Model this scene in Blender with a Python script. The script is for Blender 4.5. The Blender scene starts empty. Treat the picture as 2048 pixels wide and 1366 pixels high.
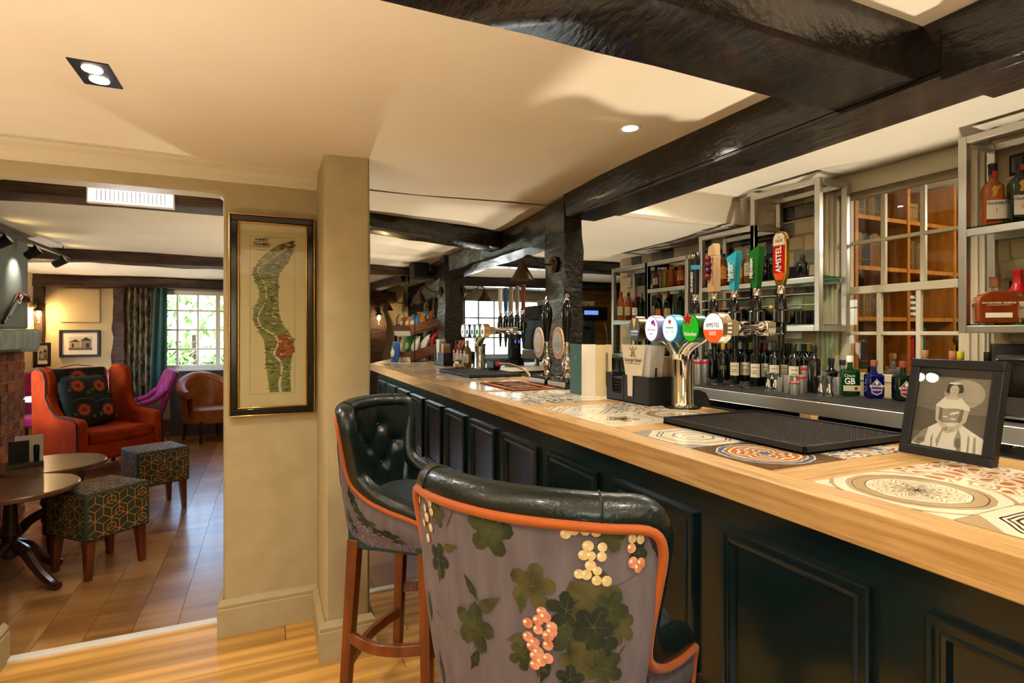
import bpy, math, random
from mathutils import Vector, Matrix
R = math.radians
rnd = random.Random(7)
scn = bpy.context.scene
col = scn.collection
# ------------------------------------------------------------------ camera
F, CX, CY, H = 1095.0, 1024.0, 666.0, 1.42
TH = math.atan(489 / 1095.0); SN, CS = math.sin(TH), math.cos(TH)
cam = bpy.data.cameras.new('camera'); camo = bpy.data.objects.new('camera', cam); col.objects.link(camo)
cam.sensor_width = 36.0; cam.lens = F / 2048 * 36.0; cam.shift_y = -(683 - CY) / 2048; cam.clip_start = 0.02
camo.location = (0, 0, H); camo.rotation_euler = (R(90), 0, -TH)
scn.camera = camo
# ------------------------------------------------------------------ world, sun, exposure
W = bpy.data.worlds.new('sky'); scn.world = W; W.use_nodes = True
wn = W.node_tree.nodes; bg = wn['Background']
sky = wn.new('ShaderNodeTexSky'); sky.sky_type = 'NISHITA'; sky.sun_elevation = R(48); sky.sun_rotation = R(200); sky.sun_disc = False
W.node_tree.links.new(sky.outputs[0], bg.inputs[0]); bg.inputs[1].default_value = 1.5
vs = scn.view_settings; vs.view_transform = 'Standard'; vs.look = 'None'; vs.gamma = 1; vs.use_curve_mapping = False; vs.exposure = 0.5
sunl = bpy.data.lights.new('sun', 'SUN'); sunl.energy = 6.0; sunl.angle = R(2); sunl.color = (1, .93, .82)
suno = bpy.data.objects.new('sun', sunl); col.objects.link(suno); suno.rotation_euler = (R(42), R(12), R(15))

cy = scn.cycles; cy.max_bounces = 6; cy.diffuse_bounces = 3; cy.glossy_bounces = 3; cy.transmission_bounces = 6; cy.transparent_max_bounces = 10; cy.caustics_reflective = False; cy.caustics_refractive = False; cy.adaptive_threshold = .05
def hexc(h, a=1.0):
    h = h.lstrip('#'); c = [int(h[i:i + 2], 16) / 255 for i in (0, 2, 4)]
    return tuple(x / 12.92 if x <= .04045 else ((x + .055) / 1.055) ** 2.4 for x in c) + (a,)

WARM = (1.0, .9, .74)
def lamp(name, kind, loc, power, color=WARM, size=.05, rot=(0, 0, 0), spot=None, blend=.6, parent=None):
    l = bpy.data.lights.new(name, kind); l.energy = power; l.color = color
    if kind == 'AREA': l.shape = 'DISK'; l.size = size
    else: l.shadow_soft_size = size
    if kind == 'SPOT': l.spot_size = R(spot or 100); l.spot_blend = blend
    o = bpy.data.objects.new(name, l); col.objects.link(o); o.location = loc; o.rotation_euler = rot
    if parent: o.parent = parent
    return o

def portal(name, loc, rot, sx, sy):
    l = bpy.data.lights.new(name, 'AREA'); l.shape = 'RECTANGLE'; l.size = sx; l.size_y = sy; l.cycles.is_portal = True
    o = bpy.data.objects.new(name, l); col.objects.link(o); o.location = loc; o.rotation_euler = rot
portal('portal', (-.75, 8.95, 1.45), (R(-90), 0, 0), 1.6, 1.2)
portal('portal', (3.9, 8.95, 1.5), (R(-90), 0, 0), 1.8, 1.1)
portal('portal', (-1.1, -2.47, 1.45), (R(90), 0, 0), 1.2, .9)
portal('portal', (-2.82, 6.6, 1.45), (0, R(-90), 0), 1.1, 1.6)

def P(u, v=None, X=None, Y=None, Z=None, d=None):
    r = (u - CX) / F; q = ((CY - v) / F) if v is not None else 0
    dx, dy = r * CS + SN, CS - r * SN
    if X is not None: z = X / dx
    elif Y is not None: z = Y / dy
    elif Z is not None: z = (Z - H) / q
    else: z = d
    return Vector((z * dx, z * dy, H + q * z))

# ------------------------------------------------------------------ materials
MATS = {}
def M(name, c, rough=.5, metal=0, c2=None, scale=6, stretch=(1, 1, 1), bump=0, bscale=None, detail=4, trans=0, ior=1.45,
      emit=None, es=0, coat=0, lo=.35, hi=.65, sheen=0, wood=0, rot=(0, 0, 0), spec=.5, brush=False):
    m = bpy.data.materials.new(name); m.use_nodes = True; MATS[name] = m
    nt = m.node_tree; n = nt.nodes; L = nt.links; b = n['Principled BSDF']
    b.inputs['Base Color'].default_value = hexc(c); b.inputs['Roughness'].default_value = rough
    b.inputs['Metallic'].default_value = metal; b.inputs['IOR'].default_value = ior
    b.inputs['Transmission Weight'].default_value = trans; b.inputs['Coat Weight'].default_value = coat
    b.inputs['Sheen Weight'].default_value = sheen; b.inputs['Specular IOR Level'].default_value = spec
    if coat: b.inputs['Coat Roughness'].default_value = .12
    if emit: b.inputs['Emission Color'].default_value = hexc(emit); b.inputs['Emission Strength'].default_value = es
    if c2 or bump:
        tc = n.new('ShaderNodeTexCoord'); mp = n.new('ShaderNodeMapping'); mp.inputs['Scale'].default_value = stretch
        mp.inputs['Rotation'].default_value = rot
        L.new(tc.outputs['Object'], mp.inputs[0])
        nz = n.new('ShaderNodeTexNoise'); nz.inputs['Scale'].default_value = scale; nz.inputs['Detail'].default_value = detail
        L.new(mp.outputs[0], nz.inputs['Vector']); fac = nz.outputs['Fac']
        if wood:
            wv = n.new('ShaderNodeTexWave'); wv.wave_type = 'BANDS'; wv.bands_direction = 'Y'; wv.inputs['Scale'].default_value = wood
            wv.inputs['Distortion'].default_value = 7; wv.inputs['Detail'].default_value = 3; wv.inputs['Detail Scale'].default_value = 1.2
            L.new(mp.outputs[0], wv.inputs['Vector'])
            mx = n.new('ShaderNodeMath'); mx.operation = 'MULTIPLY_ADD'; mx.inputs[1].default_value = .45; L.new(wv.outputs['Fac'], mx.inputs[0])
            m2 = n.new('ShaderNodeMath'); m2.operation = 'MULTIPLY'; m2.inputs[1].default_value = .55; L.new(fac, m2.inputs[0]); L.new(m2.outputs[0], mx.inputs[2]); fac = mx.outputs[0]
        if c2:
            cr = n.new('ShaderNodeValToRGB'); cr.color_ramp.elements[0].position = lo; cr.color_ramp.elements[1].position = hi
            cr.color_ramp.elements[0].color = hexc(c); cr.color_ramp.elements[1].color = hexc(c2)
            L.new(fac, cr.inputs[0]); L.new(cr.outputs[0], b.inputs['Base Color'])
            if wood:
                oi = n.new('ShaderNodeObjectInfo'); hv = n.new('ShaderNodeHueSaturation')
                mr = n.new('ShaderNodeMapRange'); mr.inputs[3].default_value = .78; mr.inputs[4].default_value = 1.15
                L.new(oi.outputs['Random'], mr.inputs[0]); L.new(mr.outputs[0], hv.inputs['Value']); L.new(cr.outputs[0], hv.inputs['Color']); L.new(hv.outputs[0], b.inputs['Base Color'])
                ad = n.new('ShaderNodeVectorMath'); ad.operation = 'ADD'; cb = n.new('ShaderNodeCombineXYZ')
                mu = n.new('ShaderNodeMath'); mu.operation = 'MULTIPLY'; mu.inputs[1].default_value = 37; L.new(oi.outputs['Random'], mu.inputs[0])
                for k in range(3): L.new(mu.outputs[0], cb.inputs[k])
                L.new(tc.outputs['Object'], ad.inputs[0]); L.new(cb.outputs[0], ad.inputs[1]); L.new(ad.outputs[0], mp.inputs[0])
        if bump:
            if bscale:
                nb = n.new('ShaderNodeTexNoise'); nb.inputs['Scale'].default_value = bscale; nb.inputs['Detail'].default_value = 6; L.new(mp.outputs[0], nb.inputs['Vector']); bf = nb.outputs['Fac']
            else: bf = fac
            bp = n.new('ShaderNodeBump'); bp.inputs['Strength'].default_value = bump; bp.inputs['Distance'].default_value = .01
            L.new(bf, bp.inputs['Height']); L.new(bp.outputs[0], b.inputs['Normal'])
    return m

M('ceiling', '#ece0c8', .8, c2='#e6d8be', scale=2, bump=.25, bscale=3)
M('wall', '#b4a580', .7, bump=.12, scale=9, c2='#ad9d78')
M('wall_cream', '#d0bd95', .8, c2='#c4ae84', scale=3, bump=.4, bscale=5)
M('trim', '#c9bd9c', .45)
M('white_trim', '#e4dfd2', .45)
M('cream_paint', '#d8ccae', .4)
M('beam', '#15110f', .22, c2='#241c17', scale=3, stretch=(1, .35, 1), bump=.9, bscale=34, detail=8, coat=.3)
M('beam_brown', '#2a1a10', .5, c2='#523722', scale=5, stretch=(1, 6, 6), bump=.9, bscale=12)
M('oak', '#a97f44', .32, c2='#d8b078', scale=5, stretch=(16, .8, 16), bump=.08, bscale=30, lo=.3, hi=.7, detail=7)
M('oak_cross', '#a67a3e', .32, c2='#d6ac70', scale=5, stretch=(.8, 16, 16), bump=.08, lo=.3, hi=.7, detail=7)
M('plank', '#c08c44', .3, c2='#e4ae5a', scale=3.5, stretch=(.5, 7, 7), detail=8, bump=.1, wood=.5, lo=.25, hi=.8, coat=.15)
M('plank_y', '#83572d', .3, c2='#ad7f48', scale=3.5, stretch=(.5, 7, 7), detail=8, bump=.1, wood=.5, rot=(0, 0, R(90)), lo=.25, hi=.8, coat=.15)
M('bar_green', '#08191a', .26, c2='#0a1f1f', scale=3, coat=.25)
M('steel', '#c6c1b6', .34, 1)
M('steel_bright', '#f0ece4', .28, .92)
M('steel_dark', '#6d6a64', .35, 1)
M('chrome', '#dedad2', .06, 1)
M('brass', '#c69a4c', .22, 1)
M('bronze', '#4a3826', .35, .8)
M('black', '#0d0d0e', .45)
M('black_gloss', '#070707', .12, coat=.5)
M('rubber', '#1a1817', .6)
M('white', '#eeeae0', .5)
M('paper', '#e6dccb', .7)
M('cream_paper', '#dcc696', .7)
M('glass_clear', '#ffffff', .02, trans=1, ior=1.45)
M('leather', '#0c1614', .28, c2='#101d1a', scale=30, bump=.2, bscale=120, coat=.2)
M('leather_teal', '#0f3438', .35, c2='#123d40', scale=30, bump=.15, bscale=120)
M('velvet_teal', '#08222a', .8, sheen=.08)
M('piping', '#a8500e', .7, sheen=.1)
M('fabric_print', '#6a6064', .85, c2='#5c5358', scale=40, stretch=(1, 1, .2), bump=.1)
M('wood_red', '#57260f', .28, c2='#7a3a18', scale=4, stretch=(8, 8, 1), coat=.3)
M('wood_dark', '#2a130b', .3, c2='#3d1d10', scale=4, stretch=(3, 3, 1), coat=.3)
M('table_wood', '#5d3a20', .3, c2='#6f4829', scale=3, stretch=(1, 7, 1), coat=.2)
M('red_velvet', '#a63a12', .95, c2='#92300e', scale=8, spec=.1)
M('purple_velvet', '#96126c', .7, sheen=.15, c2='#7a0e55', scale=10)
M('maroon', '#5d2230', .7, sheen=.3)
M('orange_leather', '#a8602a', .35, c2='#98521f', scale=12, bump=.1)
M('chimney_blue', '#9aa39c', .8, c2='#8c9690', scale=3)
M('mantel', '#c2d0c6', .7, c2='#9cb0a6', scale=4, stretch=(1, 5, 1), bump=.6, bscale=9)
M('dado_grey', '#4c4c48', .5)
M('grey_green', '#3a4a48', .6)
for i, c in enumerate(('#a04a26', '#b05a32', '#8a4630', '#b86a44', '#744030')): M('brick%d' % i, c, .9, c2='#b88060', scale=18, bump=.6, lo=.4, hi=.8)
M('mortar', '#b08a60', .95, bump=.4, scale=30)
M('bulb', '#fff0d0', .4, emit='#ffe0a0', es=25)
M('bulb_cool', '#ffffff', .4, emit='#eef4ff', es=14)
M('downlight', '#ffffff', .4, emit='#fff1d8', es=22)
M('lightbox', '#f4f6ff', .4, emit='#e9eeff', es=.75)
M('wicker', '#8a4f2a', .7, c2='#5d3218', scale=30, stretch=(1, 1, 6), bump=.8)
M('wine_glass', '#0a0d0a', .08, coat=.4)
M('leaf', '#222814', .85, c2='#3e431e', scale=25)
M('leaf_olive', '#343016', .85, c2='#544d24', scale=25)
M('leaf_dark', '#141a12', .85, c2='#242b18', scale=25)
M('grape_cream', '#c9a86a', .7, c2='#dcc48e', scale=60)
M('grape_pink', '#b8664a', .7, c2='#d89878', scale=60)
M('grape_purple', '#3f3060', .7, c2='#7a6a9a', scale=60)
def glass_mat(name, tint='#ffffff', refl=.08):
    m = bpy.data.materials.new(name); m.use_nodes = True; MATS[name] = m
    nt = m.node_tree; n = nt.nodes; n.remove(n['Principled BSDF']); o = n['Material Output']
    t = n.new('ShaderNodeBsdfTransparent'); t.inputs[0].default_value = hexc(tint); g = n.new('ShaderNodeBsdfGlossy'); g.inputs['Roughness'].default_value = .02
    lw = n.new('ShaderNodeLayerWeight'); pw_ = n.new('ShaderNodeMath'); pw_.operation = 'POWER'; pw_.inputs[1].default_value = 5; nt.links.new(lw.outputs['Facing'], pw_.inputs[0]); fr = n.new('ShaderNodeMath'); fr.operation = 'MULTIPLY_ADD'; fr.inputs[1].default_value = .8; fr.inputs[2].default_value = .035; nt.links.new(pw_.outputs[0], fr.inputs[0])
    mx = n.new('ShaderNodeMixShader'); nt.links.new(fr.outputs[0], mx.inputs[0]); nt.links.new(t.outputs[0], mx.inputs[1]); nt.links.new(g.outputs[0], mx.inputs[2]); nt.links.new(mx.outputs[0], o.inputs[0])
glass_mat('pane', '#fbfdfc'); glass_mat('glass_thin', '#f6f8f7'); glass_mat('glass_green', '#9fc8b0')
def liquid(name, c, t=.85): M(name, c, .04, trans=t, ior=1.36, coat=.3)
liquid('amber', '#d86a16', .55); liquid('amber_dark', '#a8440e', .55); liquid('green_glass', '#0c5a24'); liquid('blue_glass', '#101a8a'); liquid('dark_green_glass', '#16301e'); liquid('yellow_liquor', '#d8b84a'); liquid('red_liquor', '#7a1410'); liquid('clear_spirit', '#d8dcd2')
def plain(c, rough=.5, metal=0):
    k = 'paint_' + c.lstrip('#') + ('' if rough == .5 else '_%d' % (rough * 100)) + ('m' if metal else '')
    return MATS.get(k) or M(k, c, rough, metal)

# ------------------------------------------------------------------ mesh helpers
class MB:
    def __init__(s): s.v = []; s.f = []
    def add(s, v, f):
        o = len(s.v); s.v += [tuple(p) for p in v]; s.f += [tuple(i + o for i in q) for q in f]; return s
    def box(s, x0, x1, y0, y1, z0, z1, mtx=None):
        v = [Vector(p) for p in ((x0, y0, z0), (x1, y0, z0), (x1, y1, z0), (x0, y1, z0), (x0, y0, z1), (x1, y0, z1), (x1, y1, z1), (x0, y1, z1))]
        if mtx: v = [mtx @ p for p in v]
        return s.add(v, ((3, 2, 1, 0), (4, 5, 6, 7), (0, 1, 5, 4), (1, 2, 6, 5), (2, 3, 7, 6), (3, 0, 4, 7)))
    def prism(s, poly, a, b, axis='z', mtx=None):
        def pt(p, t): return {'z': (p[0], p[1], t), 'y': (p[0], t, p[1]), 'x': (t, p[0], p[1])}[axis]
        n = len(poly); v = [Vector(pt(p, a)) for p in poly] + [Vector(pt(p, b)) for p in poly]
        if mtx: v = [mtx @ p for p in v]
        return s.add(v, [tuple(range(n - 1, -1, -1)), tuple(range(n, 2 * n))] + [(i, (i + 1) % n, n + (i + 1) % n, n + i) for i in range(n)])
    def lathe(s, prof, n=16, c=(0, 0, 0), mtx=None, cap=True, sx=1, sy=1):
        v = []; f = []; m = len(prof)
        for r, z in prof:
            for k in range(n):
                a = 2 * math.pi * k / n; v.append(Vector((r * math.cos(a) * sx, r * math.sin(a) * sy, z)))
        v = [(mtx @ p if mtx else p) + Vector(c) for p in v]
        for j in range(m - 1):
            for k in range(n): f.append((j * n + k, j * n + (k + 1) % n, (j + 1) * n + (k + 1) % n, (j + 1) * n + k))
        if cap: f += [tuple(range(n - 1, -1, -1)), tuple(range((m - 1) * n, m * n))]
        return s.add(v, f)
    def tube(s, pts, r, n=8, closed=False, sq=False, up=(0, 0, 1)):
        pts = [Vector(p) for p in pts]; m = len(pts); v = []; f = []
        rr = r if isinstance(r, (list, tuple)) else [r] * m; pn = None
        for i, p in enumerate(pts):
            if closed: t = (pts[(i + 1) % m] - pts[i - 1])
            else: t = pts[min(i + 1, m - 1)] - pts[max(i - 1, 0)]
            t.normalize(); ref = Vector(up) if pn is None else pn
            if abs(t.dot(ref)) > .97: ref = Vector((1, 0, 0))
            a = (ref - t * t.dot(ref)).normalized(); b = t.cross(a); pn = a
            for k in range(n):
                g = 2 * math.pi * (k + (.5 if sq else 0)) / n; v.append(p + (a * math.cos(g) + b * math.sin(g)) * rr[i])
        for j in range(m if closed else m - 1):
            for k in range(n): f.append((j * n + k, j * n + (k + 1) % n, ((j + 1) % m) * n + (k + 1) % n, ((j + 1) % m) * n + k))
        if not closed: f += [tuple(range(n - 1, -1, -1)), tuple(range((m - 1) * n, m * n))]
        return s.add(v, f)
    def ball(s, c, r, n=10, m=6):
        rx, ry, rz = r if isinstance(r, (tuple, list)) else (r, r, r)
        prof = [(math.sin(math.pi * j / m), -math.cos(math.pi * j / m)) for j in range(m + 1)]
        prof[0] = (.02, -1); prof[-1] = (.02, 1)
        v = MB().lathe(prof, n); return s.add([(c[0] + p[0] * rx, c[1] + p[1] * ry, c[2] + p[2] * rz) for p in v.v], v.f)
    def grid(s, fn, nu, nv, closeu=False):
        v = [fn(i / (nu if closeu else nu - 1), j / (nv - 1)) for j in range(nv) for i in range(nu)]; f = []
        for j in range(nv - 1):
            for i in range(nu if closeu else nu - 1): f.append((j * nu + i, j * nu + (i + 1) % nu, (j + 1) * nu + (i + 1) % nu, (j + 1) * nu + i))
        return s.add(v, f)
    def sweep(s, prof, path, closed_prof=True, up=(0, 0, 1)):
        """prof (a,b): a along the horizontal normal to the right of the path, b up; path of points in plan"""
        pts = [Vector(p) for p in path]; v = []; f = []; n = len(prof)
        for i, p in enumerate(pts):
            t0 = (pts[i] - pts[max(i - 1, 0)]); t1 = (pts[min(i + 1, len(pts) - 1)] - pts[i])
            if t0.length == 0: t0 = t1
            if t1.length == 0: t1 = t0
            t0.normalize(); t1.normalize(); n0 = t0.cross(Vector(up)); n1 = t1.cross(Vector(up)); nn = (n0 + n1).normalized(); k = 1 / max(.3, nn.dot(n0))
            for a, b in prof: v.append(p + nn * a * k + Vector(up) * b)
        for j in range(len(pts) - 1):
            for k in range(n): f.append((j * n + k, j * n + (k + 1) % n, (j + 1) * n + (k + 1) % n, (j + 1) * n + k))
        f += [tuple(range(n - 1, -1, -1)), tuple(range((len(pts) - 1) * n, len(pts) * n))]
        return s.add(v, f)
    def rough(s, p0, p1, w, h, seg=14, jit=.012, up=(0, 0, 1), seed=1, cn=.18):
        """hewn timber: chamfered box section along p0-p1 with wandering faces"""
        q = random.Random(seed); p0, p1 = Vector(p0), Vector(p1); t = (p1 - p0).normalized(); u = Vector(up); u = (u - t * u.dot(t)).normalized(); sd = t.cross(u); v = []; f = []
        c = min(w, h) * cn
        base = [(-w / 2 + c, -h / 2), (w / 2 - c, -h / 2), (w / 2, -h / 2 + c), (w / 2, h / 2 - c), (w / 2 - c, h / 2), (-w / 2 + c, h / 2), (-w / 2, h / 2 - c), (-w / 2, -h / 2 + c)]
        off = [0] * 8
        for i in range(seg + 1):
            p = p0.lerp(p1, i / seg)
            for k, (a, b) in enumerate(base):
                off[k] = off[k] * .6 + q.uniform(-jit, jit); e = 1 + off[k] / max(w, h) * 3
                v.append(p + sd * a * e + u * b * e)
        for j in range(seg):
            for k in range(8): f.append((j * 8 + k, j * 8 + (k + 1) % 8, (j + 1) * 8 + (k + 1) % 8, (j + 1) * 8 + k))
        f += [tuple(range(7, -1, -1)), tuple(range(seg * 8, seg * 8 + 8))]
        return s.add(v, f)
    def xf(s, mtx): s.v = [tuple(mtx @ Vector(p)) for p in s.v]; return s
    def mesh(s, name, mat, smooth=35):
        me = bpy.data.meshes.new(name); me.from_pydata(s.v, [], s.f); me.update()
        if mat: me.materials.append(MATS[mat] if isinstance(mat, str) else mat)
        if smooth:
            for p in me.polygons: p.use_smooth = True
            me.set_sharp_from_angle(angle=R(smooth))
        return me
    def build(s, name, mat, parent=None, loc=None, rz=None, smooth=35, bev=0, sub=0, seg=2):
        o = bpy.data.objects.new(name, s.mesh(name, mat, smooth)); col.objects.link(o)
        if parent: o.parent = parent
        if loc is not None: o.location = loc
        if rz is not None: o.rotation_euler = (0, 0, rz)
        if bev:
            b = o.modifiers.new('bevel', 'BEVEL'); b.width = bev; b.segments = seg; b.limit_method = 'ANGLE'; b.angle_limit = R(40)
        if sub:
            b = o.modifiers.new('subsurf', 'SUBSURF'); b.levels = sub; b.render_levels = sub
        return o

def tag(o, label=None, cat=None, group=None, kind=None):
    if label: o['label'] = label
    if cat: o['category'] = cat
    if group: o['group'] = group
    if kind: o['kind'] = kind
    return o
def struct(o, label=None): o['kind'] = 'structure'; return tag(o, label)
def thing(name, label, cat, loc=(0, 0, 0), rz=0, group=None):
    o = bpy.data.objects.new(name, None); o.empty_display_size = .05; col.objects.link(o); o.location = loc; o.rotation_euler = (0, 0, rz)
    return tag(o, label, cat, group)
def dup(o, parent=None, loc=None, rz=None, label=None):
    c = o.copy(); col.objects.link(c)
    if parent: c.parent = parent
    if loc is not None: c.location = loc
    if rz is not None: c.rotation_euler = (0, 0, rz)
    if label: c['label'] = label
    for ch in list(o.children): dup(ch, c)
    return c
def cat_rom(pts, n):
    pts = [Vector(p) for p in pts]; out = []; m = len(pts) - 1
    for i in range(n):
        t = i / (n - 1) * m; k = min(int(t), m - 1); t -= k
        a, b, c, d = pts[max(k - 1, 0)], pts[k], pts[k + 1], pts[min(k + 2, m)]
        out.append(.5 * ((2 * b) + (c - a) * t + (2 * a - 5 * b + 4 * c - d) * t * t + (3 * b - a - 3 * c + d) * t ** 3))
    return out
_txt = {}
def text(body, size, mat, parent, o, x, y, name='lettering', ext=.0006, align='CENTER', sx=1.0, bold=0):
    """flat lettering: origin o, reading direction x, up direction y (parent space)"""
    key = (body, align, bold)
    if key not in _txt:
        cu = bpy.data.curves.new('t', 'FONT'); cu.body = body; cu.size = 1; cu.align_x = align; cu.align_y = 'CENTER'; cu.extrude = .01; cu.resolution_u = 2; cu.offset = bold
        ob = bpy.data.objects.new('t', cu); me = bpy.data.meshes.new_from_object(ob); _txt[key] = [tuple(v.co) for v in me.vertices], [tuple(p.vertices) for p in me.polygons]
        bpy.data.objects.remove(ob); bpy.data.curves.remove(cu); bpy.data.meshes.remove(me)
    v, f = _txt[key]; x = Vector(x).normalized(); y = Vector(y).normalized(); z = x.cross(y); o = Vector(o)
    b = MB(); b.add([o + x * p[0] * size * sx + y * p[1] * size + z * (p[2] * ext / .01) for p in v], f)
    return b.build(name, mat, parent, smooth=0)
def disc_poly(c, x, y, rx, ry, n=20, a0=0, a1=2 * math.pi):
    c, x, y = Vector(c), Vector(x), Vector(y)
    return [c + x * rx * math.cos(a0 + (a1 - a0) * k / n) + y * ry * math.sin(a0 + (a1 - a0) * k / n) for k in range(n)]
def flat(polys, name, mat, parent, th=None):
    b = MB()
    for q in polys: b.add(q, [tuple(range(len(q)))])
    return b.build(name, mat, parent, smooth=0)
# ================================================================== the shell
fl = struct(MB().box(-4.4, 6.2, -2.6, 9.0, -.08, -.012).build('floor', 'wood_dark', smooth=0), 'oak boarded floor running through both rooms')
def plank(x0, x1, y0, y1, mat): # own origin at its centre
    cx, cy = (x0 + x1) / 2, (y0 + y1) / 2
    MB().box(x0 - cx, x1 - cx, y0 - cy, y1 - cy, -.012, 0).build('floor_plank', mat, fl, (cx, cy, 0), smooth=0)
y = 3.03; k = 0
while y > -.2:
    y0 = y - .145; x = -2.6 - rnd.random()
    while x < 1.0:
        x1 = min(x + 1.5 + rnd.random() * .5, 1.04)
        plank(max(x, -2.6) + .001, x1 - .001, y0 + .001, y - .001, 'plank'); x = x1 + (.001 if x1 < 1.04 else 9)
    y = y0
x = -2.68
while x < 2.3:
    x1 = x + .19; yy = 3.08
    cut = 4.2 + rnd.random() * 1.6
    if x < .95:
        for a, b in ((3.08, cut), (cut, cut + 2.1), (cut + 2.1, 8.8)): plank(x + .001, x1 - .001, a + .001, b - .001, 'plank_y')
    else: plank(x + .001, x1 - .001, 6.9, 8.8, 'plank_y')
    x = x1
th = MB().box(-1.04, .24, 3.03, 3.075, -.01, .012).box(.42, .99, 3.03, 3.075, -.01, .012)
struct(th.build('trim_1', 'white_trim', bev=.003), 'white threshold strip between the two floors')
# picture wall with the doorway
def arc(cx, cy, r, a0, a1, n=6): return [(cx + r * math.cos(R(a0 + (a1 - a0) * k / n)), cy + r * math.sin(R(a0 + (a1 - a0) * k / n))) for k in range(n + 1)]
pw = [(-2.6, 0), (-1.045, 0), (-1.045, 2.075), ] + arc(-.22, 2.045, .03, 90, 0) + [(-.19, 0), (.24, 0), (.24, 2.23), (-2.6, 2.23)]
struct(MB().prism(pw, 2.9, 3.03, 'y').build('wall_front', 'wall', bev=.012), 'beige wall with the doorway and the framed map')
struct(MB().rough((.324, 2.765, -.01), (.324, 2.765, 2.24), .53, .195, 10, .004, up=(1, 0, 0), cn=.07, seed=3).build('wall_pier', 'wall', smooth=50), 'square beige pier at the end of the wall')
skp = [(0, 0), (.022, 0), (.022, .125), (.017, .13), (.02, .138), (.02, .146), (.012, .155), (.004, .166), (0, .168)]
for nm, path in (('baseboard_front', ((-.192, 3.06, 0), (-.192, 2.9, 0), (.235, 2.9, 0))), ('baseboard_pier', ((.226, 2.9, 0), (.226, 2.5, 0), (.422, 2.5, 0), (.422, 3.03, 0))), ('baseboard_left', ((-1.5, 2.9, 0), (-1.043, 2.9, 0), (-1.043, 3.06, 0)))):
    struct(MB().sweep(skp, path).build(nm, 'wall', smooth=25))
cop = [(0, 0), (0, -.085), (.012, -.085), (.014, -.07), (.03, -.055), (.034, -.035), (.06, -.02), (.064, -.008), (.085, -.006), (.085, 0)]
struct(MB().sweep([(a, b) for a, b in cop], ((-2.6, 2.9, 2.215), (.232, 2.9, 2.215))).build('trim_2', 'cream_paint', smooth=25), 'cream plaster cornice above the doorway')
# ceilings
def zc(x, y): # near ceiling: old plaster, gently uneven, rising towards the long beam
    return 2.205 + .03 * max(0, min(1, (x - .3) / 1.2)) + .006 * math.sin(2.3 * x + .7) * math.sin(1.9 * y) - .03 * max(0, (y - 2.45)) * max(0, min(1, (x - .35) / .4))
g = MB().grid(lambda a, b: (-2.6 + a * 4.25, -2.4 + b * 5.47, zc(-2.6 + a * 4.25, -2.4 + b * 5.47)), 40, 46)
struct(g.build('ceiling', 'ceiling', smooth=180), 'cream plaster ceiling over the customers\' side')
def zf(x, y):
    s = max(0, min(1, (y - 3.05) / .5)); return 2.2 - .03 * s + .012 * math.sin(3.1 * x + y) * math.sin(2.2 * y + .5 * x)
g = MB().grid(lambda a, b: (-2.7 + a * 8.8, 3.03 + b * 5.8, zf(-2.7 + a * 8.8, 3.03 + b * 5.8)), 70, 46)
g2 = MB().box(-2.7, 6.2, 2.95, 9.0, 2.27, 2.3)
struct(g.build('ceiling_far', 'ceiling', smooth=180), 'uneven plaster ceiling of the far room')
struct(MB().box(-2.7, 6.2, -2.6, 9.0, 2.5, 2.55).build('ceiling_deck', 'ceiling', smooth=0))
struct(MB().box(1.65, 3.3, -2.4, 2.93, 2.385, 2.42).box(1.65, 3.3, 2.93, 3.1, 2.2, 2.42).box(1.65, 3.4, 3.02, 4.6, 2.19, 2.24).build('ceiling_bar', 'ceiling', smooth=0), 'flat ceiling and dropped soffit behind the bar')
# outer walls
struct(MB().box(-2.75, -2.6, -2.6, 3.0, 0, 2.5).build('wall_left', 'wall', smooth=0))
rw = MB().box(-2.75, -1.7, -2.55, -2.4, 0, 2.5).box(-.5, 3.4, -2.55, -2.4, 0, 2.5).box(-1.7, -.5, -2.55, -2.4, 0, 1.0).box(-1.7, -.5, -2.55, -2.4, 1.9, 2.5)
struct(rw.build('wall_rear', 'wall', smooth=0))
wr = MB().box(3.25, 3.4, -2.55, 1.60, 0, 2.5).box(3.25, 3.4, 2.29, 4.6, 0, 2.5).box(3.25, 3.4, 1.6, 2.29, 0, 1.12).box(3.25, 3.4, 1.6, 2.29, 2.29, 2.5)
wall_r = struct(wr.build('wall_right', 'wall_cream', smooth=0), 'cream wall behind the bar')
wb = MB()
for x0, x1, z0, z1 in ((-2.9, -1.39, 0, 2.5), (-1.39, 0.1, 0, .925), (-1.39, .1, 2.0, 2.5), (.1, 3.02, 0, 2.5), (3.02, 4.78, 0, 1.0), (3.02, 4.78, 2.02, 2.5), (4.78, 6.2, 0, 2.5)): wb.box(x0, x1, 8.8, 9.0, z0, z1)
struct(wb.build('wall_back', 'wall_cream', smooth=0), 'cream plaster wall at the far end of the room')
struct(MB().box(-2.85, -2.68, 3.0, 5.8, 0, 2.5).box(-2.85, -2.68, 7.4, 9.0, 0, 2.5).box(-2.85, -2.68, 5.8, 7.4, 0, .9).box(-2.85, -2.68, 5.8, 7.4, 2.0, 2.5).build('wall_side', 'wall_cream', smooth=0))
struct(MB().box(6.1, 6.25, 4.4, 9.0, 0, 2.5).box(3.4, 6.2, 4.45, 4.6, 0, 2.5).build('wall_end', 'wall_cream', smooth=0))
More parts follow.
